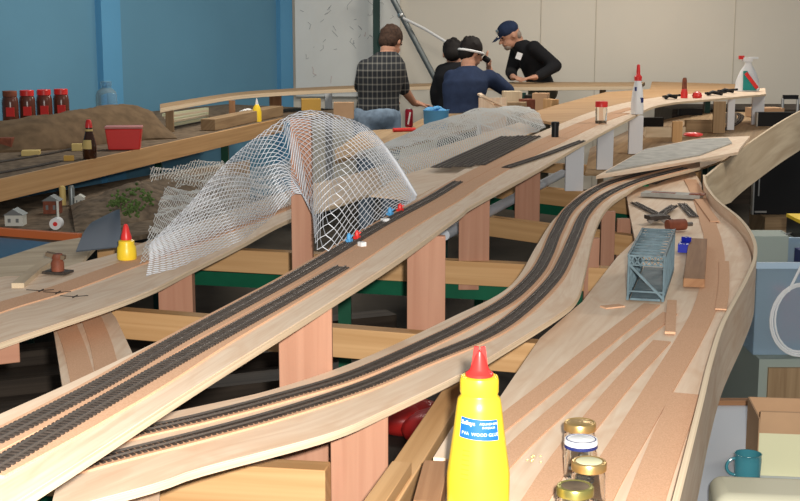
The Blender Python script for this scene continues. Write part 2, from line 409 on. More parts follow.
# yard
Lp = [(400, 560), (430, 500), (498, 400), (540, 338), (582, 302), (617, 257), (635, 240), (630, 215), (626, 193), (655, 180), (690, 164)]
G_T = [(640, 640), (676, 501), (700, 405), (711, 360), (724, 321), (746, 280), (755, 257), (753, 238), (740, 219), (717, 200), (706, 185), (704, 175)]
fas = smooth_path([at(u, v, .985) for u, v in G_T], .02)
yard_l = [at(u, v, ZL) for u, v in Lp]
yard = [(p.x, p.y) for p in yard_l]+[(p.x, p.y) for p in reversed(side(fas, .009))]
g = G(); g.poly(yard, ZL-.013, ZL, (.35, 1)); g.top('yard_deck', M['ply'], 'wide low plywood yard board carrying the bridge, jars and cork strips', 'board')
def fascia(P, h, th, name, label, m='ply', hs=None):
    g = G(); n = len(P); a = side(P, th/2); b = side(P, -th/2); bb = len(g.v); acc = 0
    for i in range(n):
        hh = hs[i] if hs else h
        g.v += [a[i], b[i], a[i]-Vector((0, 0, hh)), b[i]-Vector((0, 0, hh))]
    for i in range(n-1):
        l = (P[i+1]-P[i]).length; u0, u1 = acc, acc+l; acc += l; p, q = bb+4*i, bb+4*i+4
        g.face([p, p+1, q+1, q], [(u0, 0), (u0, th), (u1, th), (u1, 0)], False)
        g.face([p+1, p+3, q+3, q+1], [(u0, 0), (u0, h), (u1, h), (u1, 0)], True)
        g.face([p+2, q+2, q+3, p+3], [(u0, 0), (u1, 0), (u1, th), (u0, th)], False)
        g.face([p, q, q+2, p+2], [(u0, 0), (u1, 0), (u1, h), (u0, h)], True)
    e = bb+4*(n-1)
    g.face([bb, bb+2, bb+3, bb+1], [(0, 0)]*4); g.face([e, e+1, e+3, e+2], [(0, 0)]*4)
    o = g.top(name, M[m], label, 'fascia'); e = G(); dz = Vector((0, 0, .0012))
    e.ribbon([q+dz for q in side(P, th/2+.0008)], [q+dz for q in side(P, -th/2-.0008)], .004)
    e.build('top_edge', M['plyedge'], o); return o
fascia(fas, .15, .008, 'bent_fascia', 'long bent plywood strip edging the right side of the yard', 'ply')
E_T = [(706, 176, .985), (722, 163, .99), (742, 148, 1.0), (762, 134, 1.045), (782, 121, 1.09), (800, 111, 1.12), (815, 104, 1.12), (822, 97, 1.12)]
ep = smooth_path([at(*q) for q in E_T], .04)
fascia(ep, .2, .008, 'bent_fascia', 'tall bent plywood sheet curving round the far right end of layout', 'plygrey', [(.15+.07*min(1, i/20)) for i in range(len(ep))])
# grey landscaped board F and low ledge round it
F = [(596, 176), (660, 166), (738, 152), (740, 148), (750, 136), (700, 138), (645, 149)]
g = G(); g.poly([at(u, v, 1.03)[:2] for u, v in F], 1.018, 1.03, (.6, 1)); g.top('upper_ledge', M['ply'], 'plywood ledge above the far end of the curved double track', 'board')
g = G(); g.poly([at(u, v, 1.034)[:2] for u, v in [(606, 172), (655, 163), (700, 155), (732, 143), (728, 138), (700, 139), (645, 149.5)]], 1.0302, 1.036, (.6, 1)); g.top('scenery_sheet', M['silver'], 'grey scenery sheet lying on the far plywood ledge', 'sheet')
# low far deck inside the loop
N2 = [(640, 180), (704, 178), (740, 151), (800, 117), (806, 100), (790, 96), (700, 104), (640, 120), (560, 150), (575, 165), (600, 175)]
g = G(); g.poly([at(u, v, .90)[:2] for u, v in [(690, 172), (735, 156), (780, 133), (797, 121), (800, 112), (700, 112), (640, 125), (590, 148), (585, 174), (640, 172)]], .8905, .90, (.3, 1)); g.top('loop_deck', M['dull'], 'lower brown board inside the far right loop', 'board')
# big far table and far loop board
H = [(515, 118), (545, 106), (600, 95), (560, 92), (600, 84), (627, 80.5), (735, 84), (742, 90), (700, 95), (660, 101), (600, 113), (540, 134)]
g = G(); g.poly([at(u, v, 1.05)[:2] for u, v in [(520, 116), (560, 104), (606, 92), (650, 89), (652, 81.5), (736, 84), (742, 90), (690, 97), (600, 112), (560, 124)]], 1.035, 1.05, (1, .3)); g.top('plywood_sheet', M['farply'], 'broad orange plywood sheet at the far end beside the white bottle', 'board')
S_F = [(160, 108), (200, 101), (240, 95), (290, 91.5), (340, 89), (400, 87), (440, 86), (520, 87), (590, 86.5), (640, 86)]
S_B = [(160, 104), (200, 97.5), (240, 92), (290, 88.5), (340, 86), (400, 84), (440, 83), (520, 82), (600, 82.2), (645, 82)]
board('wall_shelf', S_B, S_F, 1.07, 'narrow raised shelf board curving along the blue wall to the people', .03, 60, 'dull')
# island table where the people work
OI = [(335, 160), (400, 146), (480, 126), (556, 118), (560, 113.5), (480, 113.5), (432, 113.5), (404, 128), (362, 131), (335, 150)]
g = G(); g.poly([at(u, v, .92)[:2] for u, v in OI], .90, .92, (.2, 1)); g.top('work_bench', M['dull'], 'brown work surface in front of the person in the checked shirt', 'table top')
# shelf along blue wall with fascia
ZD = .90
fr = [Vector((-2.05, 4.9, 0)), Vector((-1.80, 5.9, 0)), Vector((-.88, 9.6, 0))]
Dp = [(-2.05, 4.9), (-1.80, 5.9), (-.86, 9.6), (-.42, 9.85), (-.42, 10.6), (-1.5, 11.3), (-2.78, 8.85), (-4.3, 5.9), (-4.6, 4.9)]
root = empty('side_table', (-2, 7, 0), 'long brown side table along the blue wall with jars and sacking mound', 'table')
g = G(); g.poly(Dp, ZD-.02, ZD, (.24, 1)); g.build('table_top', M['soil'], root)
g = G(); g.bar(fr[0]+Vector((.012, 0, ZD-.048)), fr[2]+Vector((.012, 0, ZD-.048)), .02, .10); g.build('front_rail', M['pine'], root)
for x, y in ((-3.2, 5.7), (-1.2, 8.9), (-4.2, 5.6), (-1.9, 10.2)):
    G().box((x, y, .44), (.05, .05, .88)).build('leg', M['green'], root)

# ------------------------------------------------------------------ cork and tracks
A1 = [(-60, 470), (0, 440), (45, 417), (112, 381), (180, 341), (255, 300), (300, 275), (380, 227), (430, 200), (458, 183)]
A2 = [(-60, 502), (0, 467), (87, 415), (180, 361), (280, 305), (342, 269)]
CT = .003
cA = pxpath(A1+[(500, 161), (540, 143), (590, 121), (632, 108)], ZA, .03)
strip(cA, .054, CT).top('cork_roadbed', M['cork'], 'left cork strip on the straight board, running past its track end', 'cork strip')
cA2 = side(cA, -.0555); 
strip(cA2[:int(len(cA2)*.93)], .052, CT).top('cork_roadbed', M['cork'], 'right cork strip on the straight board, bare beyond the short track', 'cork strip')
B1 = [(64, 456), (125, 437), (200, 420), (280, 399), (355, 376), (434, 341), (472, 322), (510, 300), (535, 276), (547, 256), (557, 232), (572, 208), (602, 187), (640, 175), (690, 163)]
B2 = [(64, 472), (120, 457), (200, 437), (280, 415), (360, 389), (420, 364), (485, 337), (522, 312), (553, 281), (566, 258), (575, 237), (586, 214), (606, 196), (640, 181), (685, 169)]
b1 = pxpath(B1, ZB, .03); b2 = pxpath(B2, ZB, .03)
strip(b1, .046, CT).top('cork_roadbed', M['cork'], 'inner cork strip under the left track of the curved board', 'cork strip')
strip(b2, .046, CT).top('cork_roadbed', M['cork'], 'outer cork strip under the right track of the curved board', 'cork strip')
def track(P, z, label, group=None, pitch=.0098, sl=.032, name='model_track', sp_w=.0050):
    """P path at ground level z: sleepers and two rails"""
    Q = resample([V3(p, z) for p in P], step=pitch)
    root = empty(name, Q[0], label, 'model railway track', group)
    g = G()
    for i in range(len(Q)-1):
        d = Q[i+1]-Q[i]; g.box((Q[i]+Q[i+1])/2+Vector((0, 0, .0013)), (sp_w, sl, .0028), rot_to(d))
    n = len(Q)
    g.build('sleepers', M['sleeper'], root)
    R = resample(Q, step=.02)
    for s in (-1, 1):
        r = G(); strip([p+Vector((0, 0, .0026)) for p in side(R, s*.0085)], .0014, .003, r); r.build('rail', M['rail'], root)
    return root
track(pxpath(A1, ZA, .03), ZA+CT, 'left and longer track on the straight plywood board')
track(pxpath(A2, ZA, .03), ZA+CT, 'right and shorter track on the straight plywood board')
track(b1, ZB+CT, 'inner left track of the curved pair sweeping to the right')
track(b2, ZB+CT, 'outer right track of the curved pair, nearer the glue bottle')
track(pxpath([(506, 169), (545, 156), (582, 142)], ZA, .03), ZA+CT+.0005, 'short loose track piece beyond the tape marks on straight board')

# yard cork strips
def ycork(pts, wd, label, z=ZL, th=.003, m='cork'):
    return strip(pxpath(pts, z, .03), wd, th).top('cork_strip', M[m], label, 'cork strip', 'cork strips laid on the yard board')
ycork([(652, 305), (600, 346), (552, 385), (500, 426), (440, 474)], .038, 'leftmost long cork strip on yard, starting by the bridge corner')
ycork([(670, 314), (631, 345), (585, 388), (520, 446), (470, 500)], .034, 'second long cork strip from the left on the yard')
ycork([(662, 342), (630, 376), (597, 415), (562, 460), (527, 515)], .036, 'third long cork strip from left, passing left of jars')
ycork([(712, 236), (715, 262), (706, 305), (688, 342), (662, 385), (634, 432), (602, 485), (580, 530)], .052, 'longest cork strip, curving from far yard down past the jars')
ycork([(686, 395), (668, 440), (648, 495), (632, 550)], .052, 'short wide cork strip nearest the bent fascia')
ycork([(672, 302), (671, 318), (670, 334)], .022, 'tiny cork offcut in front of the bridge', th=.005, z=ZL+.0032)
ycork([(603, 308), (612, 307), (622, 306)], .026, 'small cork offcut left of the bridge foot')
ycork([(724, 262), (724, 285), (721, 310)], .026, 'narrow cork strip beside fascia right of wooden block', z=ZL+.0032)
ycork([(690, 180), (700, 200), (712, 236)], .05, 'cork strip piece at the far neck of yard')
# cork on the left board
cp1 = pxpath([(-50, 326), (0, 308), (60, 290), (120, 268), (160, 254), (220, 232), (290, 205)], ZC, .03)
strip(cp1, .07, .003).top('cork_strip', M['cork'], 'cork strip along the rough board at left', 'cork strip')
# branch deck dropping below
g = G(); zz = .90
g.poly([at(u, v, zz)[:2] for u, v in [(53, 326), (108, 308), (116, 318), (132, 352), (150, 400), (160, 480), (158, 560), (90, 560), (85, 470), (72, 420), (62, 384)]], zz-.012, zz, (0, 1)); g.top('branch_deck', M['ply'], 'low plywood branch board diving beneath the left and straight boards', 'board')
for pts, lb in (([(66, 326), (75, 350), (84, 385), (96, 430)], 'left curved cork strip on the low branch board'), ([(91, 318), (101, 345), (108, 375), (118, 410)], 'right curved cork strip on the low branch board')):
    strip(pxpath(pts, zz, .03), .048, .003).top('cork_strip', M['cork'], lb, 'cork strip')

# ------------------------------------------------------------------ frame: joists, rails, posts
def joist(u0, v0, u1, v1, label, h=.072, t=.045, m='pine', z=.89, name='joist'):
    a, b = at(u0, v0, z), at(u1, v1, z); g = G(); g.bar(a-Vector((0, 0, h/2)), b-Vector((0, 0, h/2)), t, h)
    return bevel(g.top(name, M[m], label, 'timber beam'), .002)
joist(-60, 445, 328, 466, 'nearest pine cross beam at the bottom left, below curved board')
joist(100, 307, 560, 343, 'second pine cross beam, crossing behind the big pink post')
joist(100, 242, 626, 268, 'third pine cross beam, directly above the long green steel rail')
joist(430, 208, 640, 236, 'fourth pine cross beam, between the two far pink posts')
joist(500, 182, 660, 200, 'fifth pine cross beam, under the far white supports')
joist(520, 161, 700, 172, 'far pine cross beam beyond the white supports', h=.05)
def gbar(u0, v0, u1, v1, z, label):
    a, b = at(u0, v0, z), at(u1, v1, z); g = G(); dz = Vector((0, .02, -.0225)); g.bar(a+dz, b+dz, .045, .045)
    root = empty('steel_trestle', Vector((a.x, a.y, 0)), label, 'steel frame'); g.build('top_rail', M['green'], root)
    return root, a, b
def gleg(root, p, ztop): G().box((p.x, p.y+.02, ztop/2), (.04, .04, ztop)).build('leg', M['green'], root)
r, a, b = gbar(-60, 490, 245, 504, .815, 'green steel frame under the nearest pine cross beam'); gleg(r, a, .77); gleg(r, b, .77)
r, a, b = gbar(100, 266, 600, 291, .815, 'long green steel frame under the third cross beam'); gleg(r, a.lerp(b, 0.02), .77); gleg(r, a.lerp(b, .513), .77); gleg(r, b, .77)
r, a, b = gbar(480, 196, 660, 217, .815, 'far green steel frame under the white supports'); gleg(r, a, .77); gleg(r, b, .77)
def post(u0, u1, y, zt, zb, label, m='red', t=.022, yaw=0, name='support_post'):
    p = dp((u0+u1)/2, 200, y); wd = px(u1-u0, y); g = G()
    g.box((p.x, y+t/2, (zt+zb)/2), (wd, t, zt-zb), Matrix.Rotation(yaw, 3, 'Z')); return bevel(g.top(name, M[m], label, 'post'), .0015)
ta = ZA-.0135
post(276, 331, 2.24, ta, .75, 'big pink timber post below the straight board, left of centre')
post(407, 446, 3.00, ta, .75, 'pink timber post in the centre, between second and third beams')
post(459, 490, 3.86, ta, .80, 'pink timber post right of the central one, near pale pipe')
post(515, 540, 4.84, ta, .80, 'far pink timber post behind the fourth cross beam')
post(516, 529, 4.80, ta-.02, ta-.06, 'small brown packing block under the straight board', m='brown')
post(328, 388, 2.05, ZB-.0135, .55, 'nearest pink timber post, at bottom centre under curved board')
post(155, 190, 3.34, ZC-.0135, .75, 'pink timber post under the left board, near the mesh', t=.045)
post(586, 601, 3.75, ZB-.0135, .75, 'short pink post under the outer bend of the curved board')
post(602, 616, 4.3, ZB-.0135, .75, 'pink post behind the outer bend, between bend and yard')
post(618, 632, 4.4, ZL-.0135, .75, 'short pinkish post under the far left edge of yard')
root = post(291, 312, 3.30, 1.36, .75, 'tall square pink post holding up the wire mesh peak', t=.05)
for (u0, u1, y, lb) in ((565, 583, 5.50, 'nearest white card support under the straight board'), (596, 612, 6.2, 'middle white card support under the straight board'), (627, 641, 6.95, 'farthest white card support of the three')):
    post(u0, u1, y, ta, .903 if y > 6 else .89, lb, m='paper', t=.03, name='card_support')
# supports of far end of the straight board
post(710, 722, 8.25, ta, .905, 'plywood block under the far end of the straight board', m='dull', name='plywood_support')
post(724, 731, 8.5, ta, .905, 'narrow white support beside the far plywood block', m='paper', name='card_support')
post(748, 760, 8.95, ta, .905, 'wide white support at the far tip of straight board', m='paper', name='card_support')
post(670, 680, 7.6, 1.03, .905, 'slim wooden upright below the far red-capped bottles', m='pine', name='upright_block')
# joist end at left, diagonal beam in front
g = G(); a = at(-30, 344, .955); b = at(17, 339, .955); g.bar(a-Vector((0, 0, .022)), b-Vector((0, 0, .022)), .05, .044); bevel(g.top('timber_beam', M['red'], 'sawn pine beam end poking out under the left board', 'timber beam'), .002)
g = G(); a = at(370, 520, .935); b = at(462, 378, .935); g.bar(a-Vector((0, 0, .03)), b-Vector((0, 0, .03)), .045, .06); bevel(g.top('timber_beam', M['pine'], 'sloping pale beam left of the big yellow glue bottle', 'timber beam'), .002)
g = G(); g.tube([at(444, 241, .90)+Vector((0, 0, .02)), at(562, 178, .90)+Vector((0, 0, .02))], .019, 14); g.top('pale_pipe', M['whitetop'], 'pale grey pipe lying across the cross beams behind pink posts', 'pipe')
# legs of yard, decks
for i, (u, v, z, lb) in enumerate(((640, 330, ZL, 'green steel leg under the middle of the yard'), (560, 470, ZL, 'green steel leg under the near yard'))):
    p = at(u, v, z); G().box((p.x, p.y, (z-.013)/2), (.045, .045, z-.013)).top('steel_support', M['green'], lb, 'leg')
for (x, y, z, lb) in ((1.9, 7.9, .888, 'steel leg under the lower loop board'), (1.0, 10.6, 1.035, 'steel leg under the far orange plywood sheet'), (2.4, 10.2, 1.035, 'steel leg at right under far orange sheet'), (.3, 8.6, .90, 'steel leg under the brown work surface'), (-.6, 8.4, .90, 'steel leg at left under the brown work surface')):
    G().box((x, y, z/2), (.04, .04, z)).top('steel_support', M['dgreen'], lb, 'leg')
# shelf brackets
for u, y, wd, lb in ((234, 9.45, 6, 'thin wooden upright under wall shelf, left of yellow bottle'), (277, 10.2, 12, 'wide wooden upright under wall shelf near the corner')):
    post(u-wd/2, u+wd/2, y, 1.04, ZD, lb, m='brown', name='shelf_upright')
post(326, 333, 11.0, 1.04, .0, 'white upright below the wall shelf behind the mustard box', m='white', name='shelf_upright')
post(168, 176, 8.4, 1.04, ZD, 'dark block carrying the left end of the wall shelf', m='dull', name='shelf_upright')
post(700, 706, 11.3, 1.035, 0, 'back leg under the far orange sheet', m='dull', name='support_post')
post(597, 603, 11.7, 1.035, 0, 'slim leg under the wall shelf behind orange sheet', m='dull', name='support_post')

# dark stored timber under the layout
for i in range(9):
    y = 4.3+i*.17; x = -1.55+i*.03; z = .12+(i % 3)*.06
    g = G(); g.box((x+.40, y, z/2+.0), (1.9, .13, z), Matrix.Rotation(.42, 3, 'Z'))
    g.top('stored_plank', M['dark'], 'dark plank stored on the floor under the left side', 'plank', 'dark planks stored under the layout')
p = at(418, 424, .06); g = G()
for k in range(5): g.ell((p.x+random.uniform(-.08, .08), p.y+random.uniform(-.1, .1), .06), (.12, .1, .07))
g.top('red_cloth', M['redp'], 'bunched red cloth on the floor below the curved board', 'cloth')

# ------------------------------------------------------------------ wire mesh
def net(fn, nu, nv, r, m, name, label, part=None):
    """fn(s,t)->Vector or None ; diamond mesh of real wires"""
    pts = {}
    for i in range(nu+1):
        for j in range(nv+1):
            s = (i+(.5 if j % 2 else 0))/nu; t = j/nv; p = fn(s, t)
            if p is not None: pts[(i, j)] = p
    g = G()
    def wire(a, b):
        d = (b-a); l = d.length
        if l < 1e-6 or l > .12: return
        d /= l; y = d.cross(Vector((.3, .2, .93))).normalized()*r; z = d.cross(y).normalized()*r; k = len(g.v)
        for q in (a, b): g.v += [q+y, q-y*.5+z*.87, q-y*.5-z*.87]
        for c in range(3):
            c2 = (c+1) % 3; g.face([k+c, k+c2, k+3+c2, k+3+c], [(0, 0)]*4, True)
    for (i, j), p in pts.items():
        for q in (((i, j+1), (i-1, j+1)) if j % 2 == 0 else ((i, j+1), (i+1, j+1))):
            if q in pts: wire(p, pts[q])
    return g.top(name, M[m], label, 'wire mesh', kind=None)
def nz(x, y, f=1.0):
    return (math.sin(x*9*f+y*4)+math.sin(y*11*f-x*5+1.3)+math.sin((x+y)*17*f+.6)*.6+math.sin(x*29*f-y*23)*.3)/2.9
# hill sheet: from its hem on the boards up to the ridge over the post, then a little way down behind
RG = [dp(148, 246, 3.55), dp(185, 209, 3.55), dp(222, 168, 3.50), dp(262, 134, 3.34), dp(300, 113.0, 3.288), dp(336, 117, 3.33), dp(370, 131, 3.50), (dp(396, 162, 3.58)), at(417, 196, 1.128)]
HM = [at(146, 276, .985), at(190, 262, .985), at(240, 241, .985), dp(276, 214, 3.18), dp(299, 192, 3.22), dp(312, 214, 3.12), at(319, 252, 1.127), at(350, 237, 1.127), at(382, 217, 1.127), at(415, 200, 1.127)]
def dens(c, n=160): return resample(smooth_path(c, .01), n=n)
RGd, HMd = dens(RG), dens(HM)
def look(c, s): x = min(.9999, max(0, s))*(len(c)-1); i = int(x); return c[i].lerp(c[i+1], x-i)
def peak(s, t):
    s = min(1, s); a, b = look(HMd, s), look(RGd, s)
    if t <= .85:
        q = t/.85; p = a.lerp(b, q); e = math.sin(PI*q)
        p += Vector((.06*max(0, (s-.5)*2)*math.sin(PI*s), .03*e, 0))*e+Vector((0, 0, .05*e*math.sin(PI*s)*(1 if s > .5 else -.5)))
        return p+Vector((0, 0, .004*nz(p.x, p.y, 1.6)))
    q = (t-.85)/.15; return b+Vector((0, .16*q, -.05*q*q+.004))
net(peak, 42, 46, .00085, 'wire', 'wire_mesh_hill', 'pale wire mesh hill tented over the tall pink post')
def leftnet(s, t):                     # folds lying on the left board
    a = at(140, 268, ZC).lerp(at(292, 208, ZC), s); b = at(165, 205, ZC).lerp(at(300, 168, ZC), s); p = a.lerp(b, t)
    return Vector((p.x, p.y, ZC+.012+.03*(nz(p.x*2, p.y*2)+1)*min(1, t*3)))
net(leftnet, 46, 54, .0011, 'wired', 'wire_mesh_sheet', 'wire mesh sheet spread flat over the left board')
def midnet(s, t):
    a = at(384, 188, 1.03).lerp(at(545, 128, 1.08), s); b = at(352, 158, 1.0).lerp(at(520, 112, 1.0), s); p = a.lerp(b, t)
    h = max(0, math.sin(PI*min(1, t*1.1)))**.7*(.06+.07*math.sin(PI*s))
    return Vector((p.x, p.y, p.z+h+.014*nz(p.x*1.3, p.y*1.3)))
net(midnet, 84, 60, .0019, 'wired', 'wire_mesh_hill', 'long low grey mesh hill behind the straight board')
def farnet(s, t):
    a = at(150, 190, .80).lerp(at(228, 178, .80), s); b = at(150, 168, .80).lerp(at(222, 158, .80), s); p = a.lerp(b, t)
    return Vector((p.x, p.y, .76+.03*(nz(p.x*2, p.y*2)+1)))
net(farnet, 22, 20, .0016, 'wired', 'dull_netting', 'dull netting on the diorama below the side table')
# triangular ply sheet
g = G(); g.poly([at(u, v, 1.106)[:2] for u, v in [(371, 195), (412, 199), (440, 184), (480, 162), (530, 138), (505, 137), (440, 164), (400, 176)]], 1.1, 1.106, (.6, 1)); g.top('plywood_wedge', M['ply'], 'pointed pale plywood wedge beside the straight board, right of mesh', 'board')

# ------------------------------------------------------------------ things on the straight board
Q = [at(435, 168, ZA), at(504, 137, ZA)]
for k in range(5):
    o = side(Q, -.036*k-.0); o = [V3(p, ZA+.001) for p in o]
    if k == 4: o = [o[0].lerp(o[1], .05), o[1]]
    sh = Vector((.0, .03*k-.02, 0)); track([p for p in [o[0]+sh*.3, o[1]+sh*.2]], ZA+.0045 if k > 1 else ZA+.001, 'black flexible track length in a bundle left of film canister' , 'bundle of unused flexible track', pitch=.01)
p = at(555, 137, ZA+CT); r = empty('film_canister', p, 'black film canister standing on the straight board', 'canister')
G().lathe([(px(3.6, p.y), 0), (px(3.6, p.y), .048)], p).build('body', M['black'], r); G().lathe([(px(4.1, p.y), .048), (px(4.1, p.y), .062), (px(3.6, p.y), .064)], p).build('lid', M['black'], r)
p = at(601, 124, ZA+.0005); k = px(1, p.y); r = empty('spice_jar', p, 'clear jar with red lid standing beyond the film canister', 'jar')
G().lathe([(5.5*k, 0), (5.8*k, .01), (5.8*k, 15*k), (5.0*k, 17*k)], p).build('glass_body', M['glass'], r); G().lathe([(5.0*k, .002), (5.0*k, 3*k)], p+Vector((0, 0, .002))).build('contents', M['soil'], r)
G().lathe([(6.2*k, 17*k), (6.2*k, 22*k), (5.8*k, 22.6*k)], p).build('lid', M['redp'], r)
p = at(637, 114, ZA+CT+.0005); k = px(1, p.y); r = empty('glue_bottle', p, 'white glue bottle with red nozzle on far straight board', 'bottle')
G().lathe([(6*k, 0), (6.3*k, 3*k), (6*k, 14*k), (5*k, 24*k), (3.6*k, 31*k), (3.4*k, 33*k)], p).build('body', M['white'], r)
G().lathe([(3.6*k, 33*k), (3.8*k, 37*k), (2.0*k, 39*k), (1.6*k, 48*k), (.9*k, 49*k)], p).build('nozzle', M['redp'], r)
G().box(p+Vector((2.5*k, -5.3*k, 14*k)), (5*k, .002, 5*k)).build('label_mark', M['navy'], r); G().box(p+Vector((-3*k, -5.2*k, 25*k)), (2*k, .002, 4*k)).build('label_mark', M['navy'], r)
# second dark/red squeeze bottles further right
p = at(684, 98, ZA+.0005); k = px(1, p.y); r = empty('glue_bottle', p, 'small dark red bottle on the far board, right of white bottle', 'bottle')
G().lathe([(3.5*k, 0), (3.5*k, 5*k), (2.8*k, 8*k), (2.4*k, 9*k)], p).build('body', M['redp'], r); G().lathe([(2.5*k, 9*k), (2.2*k, 18*k), (1.6*k, 20*k)], p).build('nozzle', M['rust'], r)
p = at(697, 98, ZA+.0005); k = px(1, p.y); g = G(); g.lathe([(4*k, 0), (5*k, 2*k), (4*k, 5*k), (1.5*k, 6.5*k)], p); g.top('bottle_stopper', M['redp'], 'squat red cap lying beside the dark red bottle', 'cap')
for (u, v, w_, lb) in ((672, 99.5, 12, 'black tool lying left of the dark red bottle'), (716, 96, 16, 'dark tool lying right of the red cap'), (728, 93.5, 14, 'dark wire tangle at the far tip of straight board')):
    p = at(u, v, ZA+.001); k = px(1, p.y); g = G(); g.tube([p+Vector((-w_/2*k, 0, .012)), p+Vector((0, .1, .02)), p+Vector((w_/2*k, .05, .012))], .012, 8); g.tube([p+Vector((-w_/3*k, .15, .01)), p+Vector((w_/2*k, -.05, .03))], .008, 6); g.top('hand_tool', M['black'], lb, 'tool')
# spray bottle
p = at(747, 91, ZA+.0005); p = V3(p); k = px(1, p.y); r = empty('spray_bottle', p, 'white trigger spray bottle with green and red label, far right', 'spray bottle')
G().lathe([(12*k, 0), (12.5*k, 2*k), (11.5*k, 10*k), (8*k, 19*k), (3.5*k, 26*k), (3.2*k, 29*k)], p, sy=.55).build('body', M['white'], r)
g = G(); g.box(p+Vector((-1*k, 0, 31*k)), (9*k, 5*k, 4*k)); g.box(p+Vector((5*k, 0, 32.5*k)), (9*k, 3*k, 2*k)); g.build('trigger_head', M['white'], r)
G().box(p+Vector((-7*k, 0, 33*k)), (5*k, 3.5*k, 3.5*k)).build('nozzle', M['redp'], r)
g = G(); g.v += [p+Vector((-6*k, -7.2*k, 1*k)), p+Vector((8*k, -7.2*k, 1*k)), p+Vector((-2*k, -6*k, 20*k)), p+Vector((-6*k, -6*k, 20*k))]; g.v += [q+Vector((0, .6*k, 0)) for q in g.v[:4]]
for f in ((0, 1, 2, 3), (7, 6, 5, 4), (0, 4, 5, 1), (1, 5, 6, 2), (2, 6, 7, 3), (3, 7, 4, 0)): g.face(list(f), [(0, 0)]*4)
g.build('label_panel', M['teal'], r)
g = G(); g.bar(p+Vector((-4*k, -7.5*k, 18*k)), p+Vector((8*k, -7.6*k, 3*k)), .8*k, 3.5*k); g.build('label_band', M['redp'], r)
# hardware clip-ons beside the left track
for (u, v, c, lb) in ((349, 243, 'cyan', 'tiny blue track clamp at the left track, nearer one'), (357, 240, 'redp', 'tiny red clip between the blue clamps'), (390, 216, 'cyan', 'tiny blue track clamp further up the left track'), (400, 212, 'redp', 'tiny red clip at the farther blue clamp'), (362, 246, 'white', 'small white tape tab beside nearer clamps'), (385, 222, 'white', 'small white tape tab beside farther clamps')):
    p = at(u, v, ZA+.003); k = px(1, p.y); g = G()
    if c == 'white': g.box(p+Vector((0, 0, .0045)), (6*k, 7*k, .009), Matrix.Rotation(.6, 3, 'Z'))
    else:
        g.box(p+Vector((0, 0, .006)), (8*k, 3*k, .006), Matrix.Rotation(.9, 3, 'Z')); g.lathe([(1.5*k, 0), (2.4*k, .004), (2.4*k, .016), (1.2*k, .022)], p, 10)
        g.bar(p+Vector((-3*k, 0, .004)), p+Vector((4*k, 0, .018)), 1.2*k, 1.2*k)
    g.top('track_clip', M[c], lb, 'clip')

# ------------------------------------------------------------------ big glue bottle
p = Vector(((482-400)/F_PX*1.6, 1.6, ZL+.0032)); r = empty('glue_bottle', p, 'large yellow glue bottle with red twist nozzle in the foreground', 'bottle')
prof = [(.036, 0), (.040, .004), (.0405, .06), (.0405, .075), (.0372, .10), (.0325, .135), (.0292, .163), (.0272, .175), (.0238, .179), (.0232, .1825)]
G().lathe(prof, p, 48).build('body', M['yellow'], r)
g = G(); g.lathe([(.0240, .1815), (.0248, .184), (.0248, .199), (.0236, .2035), (.018, .2045)], p, 48); g.build('collar', M['yellow'], r)
nz_ = G(); nz_.lathe([(.0178, .2035), (.0178, .208), (.0145, .2105), (.0120, .2135), (.0072, .230), (.0045, .235), (.0045, .237)], p, 32); nzo = nz_.build('nozzle', M['redp'], r)
f1 = G(); f1.bar(p+Vector((-.0078, -.001, .214)), p+Vector((-.004, -.001, .2425)), .006, .005); f1.bar(p+Vector((.0078, -.001, .214)), p+Vector((.004, -.001, .2425)), .006, .005); f1.build('nozzle_fin', M['redp'], nzo)
def wrap(p, prof, a0, a1, z0, z1, off, n=20, slant=0):
    g = G(); 
    def R(z):
        for (r0, h0), (r1, h1) in zip(prof, prof[1:]):
            if h0 <= z <= h1: return r0+(r1-r0)*(z-h0)/max(1e-9, h1-h0)
        return prof[-1][0]
    m_ = 6
    for i in range(n+1):
        a = math.radians(a0+(a1-a0)*i/n)
        for j in range(m_+1):
            z = z0+(z1-z0)*j/m_+slant*(i/n); rr = R(z)+off; g.v.append(Vector((p.x+rr*math.cos(a), p.y+rr*math.sin(a), p.z+z)))
    for i in range(n):
        for j in range(m_): 
            k = i*(m_+1)+j; g.face([k, k+m_+1, k+m_+2, k+1], [(0, 0)]*4, True)
    return g
lab = wrap(p, prof, -140, -46, .131, .157, .0004, 24, -.004).build('label', M['bluelab'], r)
def txt(s, p, prof, a0, z, size, m, parent, off=.0009, slant=0, bold=0, name='lettering'):
    cu = bpy.data.curves.new(name, 'FONT'); cu.body = s; cu.size = size; cu.offset = bold; cu.resolution_u = 2
    tmp = bpy.data.objects.new('tmp', cu); C.objects.link(tmp); bpy.context.view_layer.update()
    dg = bpy.context.evaluated_depsgraph_get(); me = bpy.data.meshes.new_from_object(tmp.evaluated_get(dg)); bpy.data.objects.remove(tmp); bpy.data.curves.remove(cu)
    def R(zz):
        for (r0, h0), (r1, h1) in zip(prof, prof[1:]):
            if h0 <= zz <= h1: return r0+(r1-r0)*(zz-h0)/max(1e-9, h1-h0)
        return prof[-1][0]
    base = Vector((0, 0, 0)); q = parent
    while q is not None: base += q.location; q = q.parent
    for v in me.vertices:
        zz = z+v.co.y+slant*v.co.x; rr = R(zz)+off; a = math.radians(a0)+v.co.x/R(z)
        v.co = Vector((p.x+rr*math.cos(a), p.y+rr*math.sin(a), p.z+zz))-base
    me.materials.clear(); me.materials.append(m); o = bpy.data.objects.new(name, me); o.parent = parent; C.objects.link(o); return o
txt('Selleys', p, prof, -137, .1485, .0070, M['textw'], lab, slant=-.05, bold=.0002)
txt('AQUADHERE', p, prof, -92, .1485, .0042, M['textw'], lab, slant=-.05)
txt('INTERIOR', p, prof, -86, .1435, .0040, M['textw'], lab, slant=-.05)
